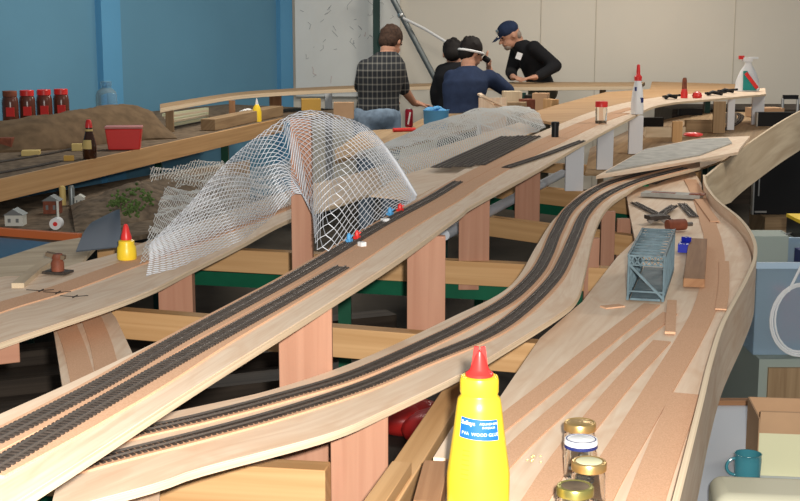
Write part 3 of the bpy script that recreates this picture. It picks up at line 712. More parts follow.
txt('PVA  WOOD GLUE', p, prof, -134, .1355, .0058, M['textw'], lab, slant=-.05)
g = G()
for k in range(7): 
    w_ = wrap(p, prof, -128, -112, .078+k*.006, .0795+k*.006, .0004, 6); b = len(g.v); g.v += w_.v; 
    for f, u_, s_ in zip(w_.f, w_.uv, w_.sm): g.face([b+i for i in f], u_, s_)
g.build('small_print', M['texty'], r)

# ------------------------------------------------------------------ four jars
def jar(u, v, y, lidm, topm, label, rim='gold'):
    zt = dp(u, v, y).z; h = .060; x = dp(u, v, y).x; p = Vector((x, y, ZL+.0035)); R = .0235
    r = empty('glass_jar', p, label, 'jar', 'empty glass jars on the yard board')
    G().lathe([(.012, 0.0005), (R-.003, 0), (R, .004), (R, h-.022), (R-.0015, h-.018), (R-.003, h-.014), (R-.003, h-.002), (R-.0045, h-.002), (R-.0045, h-.014), (R-.003, h-.020), (R-.0018, h-.024), (R-.0018, .005), (R-.004, .003), (.001, .0025)], p, 32).build('glass_body', M['glass'], r)
    l = G().lathe([(R-.001, h-.013), (R+.0005, h-.0125), (R+.0005, h-.003), (R-.0005, h-.001), (R-.003, h), (R-.0045, h-.0012), (.001, h-.0012)], p, 32).build('lid', M[lidm], r)
    G().lathe([(R-.0055, h-.001), (R-.007, h-.0004), (.001, h-.0004)], p, 28).build('lid_panel', M[topm], l)
    if rim == 'white':
        G().lathe([(R+.0007, h-.0075), (R+.0010, h-.0065), (R+.0010, h-.0045), (R-.0003, h-.0005)], p, 32).build('rim_band', M['white'], l)
    return r
jar(580, 424, 1.865, 'gold', 'gold', 'glass jar with brown-gold lid, farthest of the four')
jar(581, 442, 1.785, 'navy', 'white', 'glass jar with white and navy lid', rim='white')
jar(589, 465, 1.69, 'gold', 'cardl', 'glass jar with gold lid and pale centre')
jar(575, 491, 1.595, 'goldg', 'soil', 'glass jar with olive-gold lid, nearest the camera')
# offcuts at bottom centre
g = G(); a = at(428, 480, .975); g.bar(Vector((.035, 1.62, .967)), Vector((.052, 1.78, .967)), .036, .03); bevel(g.top('wood_offcut', M['brown'], 'dark brown offcut with white end beside the yellow bottle', 'offcut'), .001)
g = G(); g.bar(Vector((.032, 1.592, .965)), Vector((.0348, 1.6185, .965)), .037, .026); g.top('white_eraser', M['white'], 'small white block against the dark brown offcut', 'block')
g = G(); g.bar(at(372, 512, .945), at(402, 468, .945), .03, .02); bevel(g.top('wood_offcut', M['pine'], 'rough pine offcut at the bottom by the pink post', 'offcut'), .001)
g = G(); g.bar(at(443, 462, .958), at(462, 430, .958), .03, .012); bevel(g.top('wood_offcut', M['ply'], 'pale plywood offcut directly left of the yellow bottle', 'offcut'), .001)
# sawdust crumbs, ply debris
g = G()
for k in range(9):
    q = at(533+random.uniform(-6, 8), 460+random.uniform(-4, 4), ZL+.001); g.ell(q+Vector((0, 0, .001)), (.002, .0012, .0012), None, 6, 4)
g.top('glue_crumbs', M['goldg'], 'olive glue crumbs on the yard near the bottle', 'crumbs', kind='stuff')

# ------------------------------------------------------------------ truss bridge
f0 = at(645, 301, ZL+.0035); f1_ = Vector((.683, 3.39, ZL+.0035)); d = (f1_-f0); d.z = 0; Ln = d.length; d.normalize(); nrm = Vector((-d.y, d.x, 0)); Wb, Hb = .082, .107
r = empty('truss_bridge', f0, 'blue-grey lattice truss bridge model on the yard', 'model bridge')
def bp_(a, s, z): return f0+d*a+nrm*(s*Wb/2)+Vector((0, 0, z))
npn = 10
for s in (-1, 1):
    g = G(); 
    g.bar(bp_(0, s, .004), bp_(Ln, s, .004), .006, .008); g.bar(bp_(.0, s, Hb), bp_(Ln, s, Hb), .006, .007)
    for k in range(npn+1): a = Ln*k/npn; g.bar(bp_(a, s, 0.004), bp_(a, s, Hb), .004, .0045)
    for k in range(npn*2):
        a0, a1 = Ln*k/(npn*2), Ln*(k+1)/(npn*2); g.bar(bp_(a0, s, .006), bp_(min(Ln, a1+Ln/(npn*2)), s, Hb), .0028, .0038); g.bar(bp_(a0, s, Hb), bp_(min(Ln, a1+Ln/(npn*2)), s, .006), .0028, .0038)
    g.build('side_truss', M['bridge'], r)
g = G()
for k in range(npn+1): a = Ln*k/npn; g.bar(bp_(a, -1, Hb), bp_(a, 1, Hb), .004, .004)
for k in range(npn):
    a0, a1 = Ln*k/npn, Ln*(k+1)/npn; g.bar(bp_(a0, -1, Hb), bp_(a1, 1, Hb), .003, .003); g.bar(bp_(a0, 1, Hb), bp_(a1, -1, Hb), .003, .003)
g.build('top_bracing', M['bridge'], r)
g = G(); g.bar(bp_(0, 0, .003), bp_(Ln, 0, .003), Wb*.85, .005); g.build('bridge_deck', M['bridge'], r)
for a in (0, Ln):
    g = G(); g.bar(bp_(a, -1, .022), bp_(a, 1, .022), .003, .004)
    for k in range(6): s0 = -1+k/3; g.bar(bp_(a, s0, Hb-.022), bp_(a, s0+1/3, Hb), .003, .003); g.bar(bp_(a, s0, Hb), bp_(a, s0+1/3, Hb-.022), .003, .003)
    g.bar(bp_(a, -1, Hb-.022), bp_(a, 1, Hb-.022), .003, .003); g.bar(bp_(a, -1, 0.008), bp_(a, .98, Hb-.02), .004, .006); g.build('end_portal', M['bridge'], r)

# wooden block, tools and packets on the yard
g = G(); a, b = at(694, 283, ZL+.015), at(698, 242, ZL+.015); g.bar(a+Vector((0, 0, .0)), b, .052, .022); r = g.top('wood_block', M['brown'], 'brown wooden block right of the bridge', 'wood block'); bevel(r, .001)
g = G(); a2 = at(691, 229.5, ZL); 
def junk(kind, u, v, ang, w_, l_, h_, m, label, cat, z=ZL+.0035, dz=0):
    p = at(u, v, z); R = Matrix.Rotation(ang, 3, 'Z'); g = G()
    g.box(p+Vector((0, 0, h_/2+dz)), (l_, w_, h_), R)
    return g, p, R
# loose turnout and truck cluster
def loose_track(u0, v0, u1, v1, z, label): return track([at(u0, v0, z), at(u1, v1, z)], z, label, pitch=.009)
loose_track(634, 203, 672, 222, ZL+.004, 'dark loose track piece pointing left on the far yard')
loose_track(652, 221, 674, 206, ZL+.012, 'dark loose track piece crossing above another near the bridge')
loose_track(682, 204, 694, 217, ZL+.004, 'single dark track piece right of the silver packet')
loose_track(672, 176, 652, 184, ZL+.004, 'small dark track piece at the far yard neck')
p = at(657, 223, ZL+.0035); k = px(1, p.y); r = empty('model_wagon', p, 'dark grey wagon chassis among loose track behind the bridge', 'model wagon')
G().box(p+Vector((0, 0, .020)), (22*k, 14*k, .012), Matrix.Rotation(.3, 3, 'Z')).build('chassis', M['sleeper'], r)
for sx in (-7, 7):
    for sy in (-4, 4): 
        g = G(); g.tube([p+Vector((sx*k, sy*k-.003, .009)), p+Vector((sx*k, sy*k+.003, .009))], .0088, 12); g.build('wheel', M['rail'], r)
p = at(678, 231, ZL+.0035); k = px(1, p.y); r = empty('model_motor', p, 'round brown motor lying right of the wagon chassis', 'motor')
g = G(); g.tube([p+Vector((-11*k, 0, .018)), p+Vector((8*k, .02, .018))], .018, 18); g.build('housing', M['rust'], r); g = G(); g.tube([p+Vector((8*k, .02, .018)), p+Vector((16*k, .03, .018))], .007, 10); g.build('shaft', M['rail'], r)
g = G(); p = at(672, 197, ZL+.004); g.box(p+Vector((0, 0, .008)), (.22, .075, .014), Matrix.Rotation(-.42, 3, 'Z')); r = g.top('silver_packet', M['silver'], 'silver packet with dark corner lying on far yard', 'packet')
g = G(); g.box(p+Vector((.085, -.045, .017)), (.055, .04, .004), Matrix.Rotation(-.42, 3, 'Z')); g.box(p+Vector((-.03, .01, .0155)), (.09, .03, .001), Matrix.Rotation(-.42, 3, 'Z')); o = g.build('print', M['rust'], r)
p = at(645, 186, ZL+.001); k = px(1, p.y); r = empty('green_reel', p, 'small green reel by the far bend of double track', 'reel')
g = G(); g.lathe([(4*k, 0), (4*k, .004), (2*k, .006), (2*k, .026), (4*k, .028), (4*k, .032)], p, 16); g.build('spool', mat('green_plastic', (.02, .25, .10), .5), r); g = G(); g.lathe([(3.0*k, .006), (3.0*k, .026)], p, 16); g.build('winding', M['green'], r)
p = at(684, 251, ZL+.0035); g = G(); g.box(p+Vector((0, 0, .012)), (.03, .06, .024), Matrix.Rotation(-.3, 3, 'Z')); g.box(p+Vector((.012, .03, .018)), (.02, .02, .036), Matrix.Rotation(.5, 3, 'Z')); g.top('blue_clamp', mat('royal_blue_plastic', (.01, .02, .35), .4), 'royal blue clamp between the bridge and wooden block', 'clamp')
g = G(); a, b = at(697, 198, ZL+.0035), at(715, 222, ZL+.0035)
strip([a, b], .03, .004).top('cork_strip', M['cork'], 'loose cork offcut beside the fascia inner bend', 'cork strip')

# ------------------------------------------------------------------ left board and diorama
r = empty('track_bracket', at(58, 273, ZC+.0035), 'rusty brown bracket standing on the rough left board', 'bracket'); p = r.location.copy(); k = px(1, p.y)
g = G(); g.box(p+Vector((0, 0, .003)), (26*k, 18*k, .006), Matrix.Rotation(-.3, 3, 'Z')); g.build('base_plate', M['sleeper'], r)
g = G(); g.lathe([(6.5*k, .006), (6.5*k, 11*k), (5*k, 14*k), (6*k, 17*k), (5*k, 20*k)], p); g.build('drum', M['rust'], r)
g = G(); g.bar(p+Vector((-11*k, 0, 20*k)), p+Vector((8*k, 0, 16*k)), 8*k, 4*k); g.build('arm', M['soil'], r)
p = at(127, 259, ZC+.0035); k = px(1, p.y); r = empty('glue_bottle', p, 'small yellow glue bottle with red cap on the left board', 'bottle')
G().lathe([(9.5*k, 0), (10*k, 2*k), (9.5*k, 12*k), (8*k, 15*k), (8*k, 19*k), (6*k, 20*k)], p).build('body', M['yellow'], r)
G().lathe([(5.5*k, 20*k), (5.5*k, 23*k), (4*k, 28*k), (2.5*k, 34*k), (1.5*k, 36*k)], p).build('nozzle', M['redp'], r)
# grey bent sheet
r0 = [at(u, v, ZC+.002) for u, v in ((76, 252), (118, 256))]
g = G(); n = 12
for i in range(n+1):
    t = i/n; a = at(76, 251, ZC+.004).lerp(at(122, 246, ZC+.004), t); h0 = 0; b = dp(92+34*t, 222-17*t, a.y+.25)
    for j in range(7):
        q = a.lerp(b, j/6); q.z += .012*math.sin(PI*j/6); q.y -= .05*max(0, t-.7)*j; g.v.append(q)
top_n = len(g.v); g.v += [q-Vector((0, 0, .003)) for q in g.v[:top_n]]
for i in range(n):
    for j in range(6):
        k_ = i*7+j; g.face([k_, k_+7, k_+8, k_+1], [(0, 0)]*4, True); g.face([top_n+k_, top_n+k_+1, top_n+k_+8, top_n+k_+7], [(0, 0)]*4, True)
g.top('grey_ramp_sheet', M['greyplas'], 'curled slate-grey sheet leaning beside the small yellow bottle', 'sheet')
g = G(); strip([at(18, 288, ZC), at(34, 274, ZC), at(52, 262, ZC)], .03, .012, g); g.top('angled_offcut', M['plygrey'], 'greyed timber offcut crossing the far edge of left board', 'offcut')
g = G()
for (u, v) in ((40, 291), (57, 293), (74, 297)):
    q = at(u, v, ZC+.0035); g.tube([q+Vector((-.035, .01, .001)), q+Vector((0, 0, .001)), q+Vector((.03, .012, .001))], .0009, 5); g.tube([q+Vector((0, -.012, .001)), q+Vector((.004, .016, .001))], .0014, 5)
g.top('pencil_marks', M['hairk'], 'dark pencil scribbles on the rough left board', 'marks')
g = G(); g.poly([at(u, v, .955)[:2] for u, v in [(-60, 302), (-60, 282), (0, 259), (50, 243), (80, 238), (96, 246), (78, 266), (37, 280), (0, 282)]], .945, .956, (1, .3)); g.top('greyed_board', M['plygrey'], 'greyed plywood board between the left board and the blue water', 'board')
# diorama
ZN = .72
g = G(); g.poly([at(u, v, ZN)[:2] for u, v in [(-60, 262), (0, 250), (80, 246), (250, 215), (250, 160), (150, 175), (-60, 212)]], ZN-.02, ZN, (1, 0)); o = g.top('model_diorama', M['soil'], 'earth-brown diorama base with tiny buildings below the side table', 'diorama')
g = G(); g.poly([at(u, v, ZN+.006)[:2] for u, v in [(-70, 262), (0, 262), (30, 256), (52, 243), (0, 238), (-70, 238)]], ZN+.001, ZN+.008); g.top('harbour_water', M['water'], 'flat deep blue water panel on the diorama at far left', 'model water')
strip([at(-70, 233, ZN+.001), at(0, 235, ZN+.001), (at(50, 239, ZN+.001)), at(80, 241, ZN+.001)], .03, .03).top('quay_edge', M['orange'], 'orange-red quay edge along the blue model water', 'edge')
def terrain(fn, nu, nv, m, name, label, cat, zb):
    g = G(); top = [[fn(i/nu, j/nv) for j in range(nv+1)] for i in range(nu+1)]
    for row in top: g.v += row
    n0 = len(g.v)
    for i in range(nu):
        for j in range(nv): k = i*(nv+1)+j; g.face([k, k+nv+1, k+nv+2, k+1], [(top[i][j].x, top[i][j].y)]*4, True)
    ring = [i*(nv+1) for i in range(nu+1)]+[nu*(nv+1)+j for j in range(1, nv+1)]+[i*(nv+1)+nv for i in range(nu-1, -1, -1)]+[j for j in range(nv-1, 0, -1)]
    for q in ring: g.v.append(Vector((g.v[q].x, g.v[q].y, zb)))
    m_ = len(ring)
    for a in range(m_): b = (a+1) % m_; g.face([ring[b], ring[a], n0+a, n0+b], [(0, 0)]*4)
    g.face([n0+a for a in range(m_)], [(0, 0)]*m_)
    return g.top(name, M[m], label, cat)
def dio(s, t):
    a = at(75, 232, ZN).lerp(at(240, 205, ZN), s); b = at(70, 206, ZN).lerp(at(240, 168, ZN), s); p = a.lerp(b, t)
    return Vector((p.x, p.y, ZN+.002+.09*math.sin(PI*t)**.7*math.sin(PI*min(1, s*1.3+.03))**.6*(1+.35*nz(p.x*2, p.y*2))))
terrain(dio, 40, 18, 'soil', 'model_hillside', 'rough brown model hillside with bushes below side table', 'model hill', ZN)
for i, (u, v, s) in enumerate(((112, 204, 5), (122, 200, 7), (132, 196, 6), (141, 194, 7), (135, 207, 7), (148, 199, 6), (127, 212, 5))):
    q = at(u, v, ZN+.08); g = G(); k = px(1, q.y)
    for c in range(34): g.ell(q+Vector((random.gauss(0, s*.55)*k, random.gauss(0, s*.5)*k, random.gauss(0, s*.55)*k)), (s*.24*k,)*3, None, 6, 4)
    g.top('model_bush', M['leaf'], 'small dull green model bush on the brown hillside', 'model bush', 'model bushes on the hillside')
def house(u, v, w_, h_, label, m='wallsign', rm='steel'):
    p = at(u, v, ZN+.001); k = px(1, p.y); r = empty('model_house', p, label, 'model building')
    G().box(p+Vector((0, 0, h_*k/2)), (w_*k, w_*.8*k, h_*k)).build('walls', M[m], r)
    g = G(); hw, hd, z0, z1 = w_*.58*k, w_*.48*k, h_*k, (h_+w_*.35)*k
    g.v += [p+Vector(q) for q in ((-hw, -hd, z0), (hw, -hd, z0), (hw, hd, z0), (-hw, hd, z0), (0, -hd, z1), (0, hd, z1))]
    for f in ((0, 1, 4), (1, 2, 5, 4), (2, 3, 5), (3, 0, 4, 5), (3, 2, 1, 0)): g.face(list(f), [(0, 0)]*len(f))
    g.build('roof', M[rm], r)
    for x in (-.25, .2): G().box(p+Vector((x*w_*k, -w_*.4*k, h_*k*.5)), (w_*.16*k, .003, h_*.35*k)).build('window', M['steel'], r)
house(16, 225, 18, 11, 'white model house with grey roof near the blue water'); house(53, 213, 16, 13, 'dark red model shed behind the round tank', 'rust', 'steel')
house(80, 205, 9, 8, 'small grey model hut right of the twin silos', 'wallsign', 'wallsign')
for u, c, lb in ((63, 'olab', 'yellowish model silo, left of the twin silos'), (72, 'steel', 'grey model silo, right of the twin silos')):
    p = at(u, 205, ZN+.001); k = px(1, p.y); g = G(); g.lathe([(3.2*k, 0), (3.2*k, 17*k), (2.5*k, 19*k), (.3*k, 20*k)], p, 16); g.top('model_silo', M[c], lb, 'model silo')
p = at(57, 229, ZN+.001); k = px(1, p.y); r = empty('model_water_tank', p, 'white round model tank with red dot and tall pipe', 'model tank')
g = G(); g.tube([p+Vector((0, -6*k, 6*k)), p+Vector((0, 5*k, 6*k))], 6*k, 18); g.build('tank', M['white'], r); g = G(); g.lathe([(1.3*k, 0), (1.3*k, 28*k)], p+Vector((0, 6*k, 0)), 8); g.build('pipe', M['wallsign'], r)
g = G(); g.tube([p+Vector((0, -6.6*k, 6*k)), p+Vector((0, -6*k, 6*k))], 2.3*k, 12); g.build('red_dot', M['redp'], r)
for x, y in ((-3, 4.6), (-1.6, 5.4), (-.9, 6.9)): pass
post(20, 26, 5.7, .70, 0, 'dark green leg under the diorama base', m='dgreen', name='support_post'); post(150, 156, 5.9, .70, 0, 'second dark green leg under diorama base', m='dgreen', name='support_post')

# ------------------------------------------------------------------ things on the side table
RID = [(0, 121, 7.35), (25, 117, 7.4), (50, 113.5, 7.5), (80, 109, 7.7), (105, 105, 7.9), (120, 104, 8.0), (140, 106, 8.1), (155, 112, 8.15), (170, 124, 8.2)]
rl = smooth_path([dp(u, v, y) for u, v, y in [(-45, 126, 7.25)]+RID], .03); rl = resample(rl, n=60)
def mound(s, t):
    q = rl[min(59, int(s*59))]; h = q.z-ZD-.005; prof = math.sin(PI*t)**.75; off = (t-.5)*.72
    e = min(1, s*8, (1-s)*9+.1); p = q+Vector((.5, -.87, 0))*(-off)*-1*1.0 if False else q+Vector((.30, -.95, 0)).normalized()*(-(t-.5)*.62)
    return Vector((p.x, p.y, ZD+.002+max(.01, h*prof*(1+.05*nz(p.x*3, p.y*3)))*(.25+.75*e)))
terrain(mound, 59, 16, 'burlap', 'sacking_mound', 'long brown sacking-covered mound on the side table', 'mound', ZD)
# riser behind the mound, with jars
g = G(); a, b = dp(-30, 130, 7.98), dp(82, 120, 8.35); g.bar(V3(a, ZD+.045), V3(b, ZD+.045), .2, .09); riser = g.top('riser_plank', M['dull'], 'wooden riser behind the mound carrying the coffee jars', 'riser'); RZ = ZD+.0905
p = V3(dp(11, 120, 8.02), RZ); k = px(1, 8.0)
r = empty('coffee_jar', p, 'coffee jar with brown lid, leftmost on the side table', 'jar', 'coffee jars behind the mound')
G().lathe([(7.6*k, 0), (8*k, 2*k), (8*k, 20*k), (7.4*k, 24*k), (6.3*k, 26*k)], p).build('glass_body', M['coffee'], r); G().lathe([(7*k, 26*k), (7*k, 31*k), (6.6*k, 31.5*k)], p).build('lid', M['rust'], r)
G().box(p+Vector((2*k, -7.9*k, 11*k)), (8*k, 1.2*k, 9*k)).build('label', M['redp'], r)
for i, (u, lb) in enumerate(((28, 'second coffee jar from the left, red lid'), (45, 'third coffee jar from the left, red lid, pale and red label'), (62, 'rightmost coffee jar, red lid, at the mound'))):
    t = empty('coffee_jar', V3(dp(u, 120, 8.1+.08*i), RZ), lb, 'jar', 'coffee jars behind the mound')
    for ch in r.children:
        c = ch.copy(); C.objects.link(c); c.parent = t
        if ch.name.startswith('lid'): c.data = ch.data.copy(); c.data.materials[0] = M['redp']
# water jug
p = V3(dp(107, 110, 8.62), ZD+.0005); k = px(1, 8.62); r = empty('water_jug', p, 'clear bluish plastic jug on the side table against the wall', 'jug')
G().lathe([(10*k, 0), (10.5*k, 2*k), (10.5*k, 34*k), (9*k, 38*k), (5*k, 41*k), (5*k, 43*k)], p).build('body', M['bglass'], r); G().lathe([(5.6*k, 43*k), (5.6*k, 47*k), (5*k, 47.5*k)], p).build('cap', M['bglass'], r)
# red tub
p = at(123, 150, ZD+.0005); k = px(1, p.y); r = empty('plastic_tub', p, 'red plastic tub with pale lid on the side table', 'tub')
g = G(); g.box(p+Vector((0, 8*k, 10.5*k)), (-36*k, -18*k, -21*k), Matrix.Rotation(.12, 3, 'Z')*1.0, taper=.86); o = g.build('tub', M['redp'], r); bevel(o, .006)
g = G(); g.box(p+Vector((0, 8*k, 22.3*k)), (37*k, 19*k, 2.4*k), Matrix.Rotation(.12, 3, 'Z')); bevel(g.build('lid', mat('translucent_pink_lid', (.55, .22, .2), .4), r), .004)
# beer bottle
p = at(90, 158.5, ZD+.0005); k = px(1, p.y); r = empty('sauce_bottle', p, 'brown bottle with red cap and ochre label on side table', 'bottle')
G().lathe([(6.5*k, 0), (7*k, 1.5*k), (6.8*k, 14*k), (5.5*k, 20*k), (3.6*k, 27*k), (3.2*k, 31*k)], p).build('glass_body', M['beer'], r); G().lathe([(3.6*k, 31*k), (3.4*k, 34*k), (2.5*k, 38*k), (1.5*k, 39*k)], p).build('cap', M['redp'], r)
pr = [(6.5*k, 0), (7*k, 1.5*k), (6.8*k, 14*k), (5.5*k, 20*k), (3.6*k, 27*k), (3.2*k, 31*k)]
wrap(p, pr, -150, -60, 10*k, 19*k, .002, 10).build('label', M['olab'], r); wrap(p, pr, -180, 180, 27.5*k, 29.5*k, .002, 16).build('neck_label', M['olab'], r)
def simple_box(name, u, v, z, w_, d_, h_, m, label, cat, yaw=.2, bv=.002):
    p = at(u, v, z+.0005); k = px(1, p.y); g = G(); g.box(p+Vector((0, d_*k/2, h_*k/2)), (w_*k, d_*k, h_*k), Matrix.Rotation(yaw, 3, 'Z')); return bevel(g.top(name, M[m], label, cat), bv)
simple_box('yellow_tray', 29, 156, ZD, 18, 16, 5, 'olab', 'low yellow tray at the foot of the mound', 'tray')
simple_box('yellow_block', 68, 161, ZD, 10, 8, 5, 'amber', 'small amber block left of the brown bottle', 'block'); simple_box('ochre_box', 76, 151, ZD, 10, 8, 7, 'olab', 'small ochre box behind the brown bottle', 'box')
simple_box('white_card_box', 149, 137, ZD, 8, 5, 10, 'paper', 'small white box right of the red tub', 'box'); simple_box('black_box', 157, 134, ZD, 5, 7, 4, 'black', 'tiny black box beside the small white box', 'box')
simple_box('dark_jar_tray', 4, 152, ZD, 16, 14, 14, 'rust', 'dark brown box at the left end of side table', 'box', 0)
# tracks and strips lying on the table
for pts, lb in (([(-20, 172), (60, 158), (140, 141), (205, 127), (250, 118)], 'front track on the side table, passing the brown bottle'), ([(-20, 166), (60, 152), (100, 142), (160, 130), (205, 121)], 'rear track on the side table, passing behind the red tub')):
    if 'front' in lb: pts = [(-20, 177), (30, 168), (60, 161.5)]; lb = 'short track on the side table left of brown bottle'
    track(pxpath(pts, ZD, .05), ZD+.002, lb, pitch=.02, sl=.05, sp_w=.009)
for i in range(5):
    g = G(); a = at(172-i*2, 127-i*2.6, ZD); b = at(207, 118-i*2.4+2, ZD); z = ZD+.012+.0*i
    g.bar(V3(a, z), V3(b, z), .03, .022); g.top('trim_length', M['plygrey' if i % 2 else 'cardl'], 'pale strip of timber lying in bundle by the wall', 'timber strip', 'timber strips on the side table')
g = G(); a, b = at(208, 131, ZD), at(277, 116, ZD); g.bar(V3(a, ZD+.04), V3(b, ZD+.04), .1, .075); bevel(g.top('timber_beam', M['dull'], 'thick brown beam lying on the side table, left of mesh peak', 'timber beam'), .003)
# yellow bottle, bag
p = V3(dp(257, 117, 9.3), ZD+.0005); k = px(1, 9.3); r = empty('detergent_bottle', p, 'yellow squeeze bottle with white nozzle below the wall shelf', 'bottle')
G().lathe([(4.5*k, 0), (4.6*k, 9*k), (3.5*k, 14*k), (1.8*k, 17*k)], p).build('body', M['yellow'], r); G().lathe([(1.6*k, 17*k), (1.2*k, 20*k), (.5*k, 23*k)], p).build('nozzle', M['white'], r)
p = V3(dp(246, 117, 9.4), ZD+.0005); g = G()
for c in range(6): g.ell(p+Vector((random.uniform(-.03, .03), random.uniform(-.03, .03), .035+random.uniform(0, .02))), (.035, .03, .034), None, 10, 6)
g.top('white_bag', M['white'], 'crumpled white bag left of the yellow squeeze bottle', 'bag')
simple_box('mustard_box', 311, 112, ZD, 19, 12, 11, 'amber', 'mustard-coloured box left of the checked shirt', 'box', .1) if False else None
g = G(); p = dp(311, 111, 9.9); g.box((p.x, p.y, ZD+.055+.03), (px(19, 9.9), .14, px(11, 9.9)), Matrix.Rotation(.1, 3, 'Z')); g.box((p.x, p.y, ZD+.02), (px(16, 9.9), .12, .04)); g.top('mustard_box', M['amber'], 'mustard-coloured box on the side table behind the mesh peak', 'box')
g = G(); p = dp(343, 115, 9.2); g.box((p.x, 9.35, .92+px(8, 9.3)), (px(20, 9.3), .1, px(16, 9.3)-.001)); g.top('pale_box', M['card'], 'pale carton beside the hip of the checked-shirt person', 'box')

# ------------------------------------------------------------------ on the work table
ZO = .92
p = at(409, 127, ZO+.0005); k = px(1, p.y); r = empty('drink_can', p, 'red drink can standing on the work surface', 'can')
G().lathe([(3.2*k, 0), (4*k, 1*k), (4*k, 16*k), (3.2*k, 18*k)], p).build('body', mat('deep_red_can', (.30, .015, .03), .35, .4), r); G().lathe([(3.4*k, 18*k), (3.4*k, 18.5*k), (2.9*k, 18.3*k)], p).build('rim', M['alu'], r)
g = G(); g.bar(p+Vector((-1*k, -4.1*k, 3*k)), p+Vector((1.2*k, -4.1*k, 15*k)), .8*k, 1.6*k); g.build('white_swirl', M['white'], r)
p = at(436, 129, ZO+.0005); k = px(1, p.y); r = empty('blue_bucket', p, 'blue plastic tub with a blue bag hanging out, on work surface', 'tub')
g = G(); g.lathe([(11*k, 0), (12*k, 2*k), (12.8*k, 18*k), (13.4*k, 19*k), (12*k, 19*k), (11*k, 4*k), (.01, 3*k)], p, 28); g.build('tub', M['cyan'], r)
g = G()
for c in range(8): g.ell(p+Vector((random.uniform(-7, 12)*k, random.uniform(-5, 5)*k, (19+random.uniform(-1, 2))*k)), (5*k, 4*k, 2.4*k), None, 10, 6)
g.build('bag', M['cyan'], r)
g = G(); a = at(393, 130, ZO+.012); g.tube([a, a+Vector((.14, .05, 0))], .012, 10); g.top('screwdriver', M['redp'], 'red-handled screwdriver left of the drink can', 'screwdriver')
# open wooden box and boards in front of navy person
r = empty('wooden_box', at(492, 121, ZO), 'open wooden box with white side near the stooping navy person', 'wooden box'); p = dp(492, 120, 7.9); k = px(1, 7.9)
p = V3(p, ZO+.001)
g = G(); g.box(p+Vector((-13*k, 0, .07)), (.01, .3, .14)); g.build('side_panel', M['paper'], r, 'white side panel')
g = G(); g.box(p+Vector((2*k, .15, .11)), (28*k, .01, .22)); g.build('back_panel', M['ply'], r)
g = G(); g.bar(p+Vector((-12*k, -.1, .246)), p+Vector((16*k, .04, .16)), .03, .012); g.bar(p+Vector((-12*k, .1, .246)), p+Vector((16*k, -.1, .13)), .03, .012); g.build('slat', M['ply'], r)
g = G(); g.box(p+Vector((2*k, 0, .006)), (30*k, .3, .01)); g.build('bottom_panel', M['ply'], r)
for (u, vt, y, w_, ang, m, nm, lb, ct) in (
    (458, 119, 8.6, 34, .5, 'dull', 'brown_board', 'brown board lying across work surface behind blue tub', 'board'),
    (541, 93, 9.3, 15, -.3, 'card', 'carton', 'small pale carton among tools before the capped person', 'box'),
    (527, 99, 8.9, 12, .3, 'rust', 'rusty_block', 'rusty brown block among tools before the capped person', 'block'),
    (512, 91, 9.55, 18, .1, 'plygrey', 'tool_case', 'grey-brown case on the work surface before the capped person', 'case'),
    (532, 95, 9.6, 8, .8, 'black', 'black_case', 'black case on the work surface before the capped person', 'case'),
    (517, 102, 8.6, 18, -.2, 'dull', 'wooden_block', 'brown wooden block right of the open wooden box', 'block'),
    (551, 99, 8.95, 9, .5, 'pine', 'pine_block', 'orange pine block at the right end of the work surface', 'block')):
    p = dp(u, vt, y); k = px(1, y); hh = p.z-ZO-.001; g = G(); g.box((p.x, y, ZO+.001+hh/2), (w_*k, .10, hh), Matrix.Rotation(ang, 3, 'Z')); bevel(g.top(nm, M[m], lb, ct), .003)
# things in the far loop
p = at(768, 118, .9005); k = px(1, p.y)
g = G(); g.box(p+Vector((0, .1, 5*k)), (32*k, .16, 9*k), Matrix.Rotation(.15, 3, 'Z')); r = g.top('tool_box', M['card'], 'cream carton with red stripe inside the far loop', 'box')
g = G(); R_ = Matrix.Rotation(.15, 3, 'Z'); g.box(p+Vector((-4*k, .1, 5*k))+R_@Vector((0, -.082, -1.5*k)), (20*k, .004, 4*k), R_); g.build('red_stripe', M['orange'], r)
track(pxpath([(722, 131), (736, 124), (741, 117), (736, 113)], .90, .05), .902, 'dark curved track inside the far right loop', pitch=.02, sl=.045)
p = at(693, 137, 1.036); g = G(); g.ell(p+Vector((0, 0, .012)), (.05, .04, .012)); g.top('red_dish', M['redp'], 'red lid lying on the far grey ledge', 'lid')
for (u, v, w_, h_, m, lb) in ((650, 122, 26, 9, 'black', 'black box under the far part of the straight board'), (665, 132, 40, 10, 'plygrey', 'grey-brown board standing inside the far loop'), (700, 126, 30, 12, 'dull', 'brown board standing at the middle of far loop'), (690, 112, 24, 6, 'black', 'black case deep inside the far loop'), (730, 118, 12, 10, 'silver', 'silver canister inside the far loop')):
    y = at(u, v+h_/2, .9005).y; p = dp(u, v, y); k = px(1, y); g = G(); hh = h_*k; g.box((p.x, y, .9005+hh/2), (w_*k, .04, hh), Matrix.Rotation(.1, 3, 'Z')); g.top('black_case' if 'case' in lb or 'box' in lb else 'silver_canister' if 'canister' in lb else 'standing_board', M[m], lb, 'case' if 'case' in lb or 'box' in lb else 'canister' if 'canister' in lb else 'board')

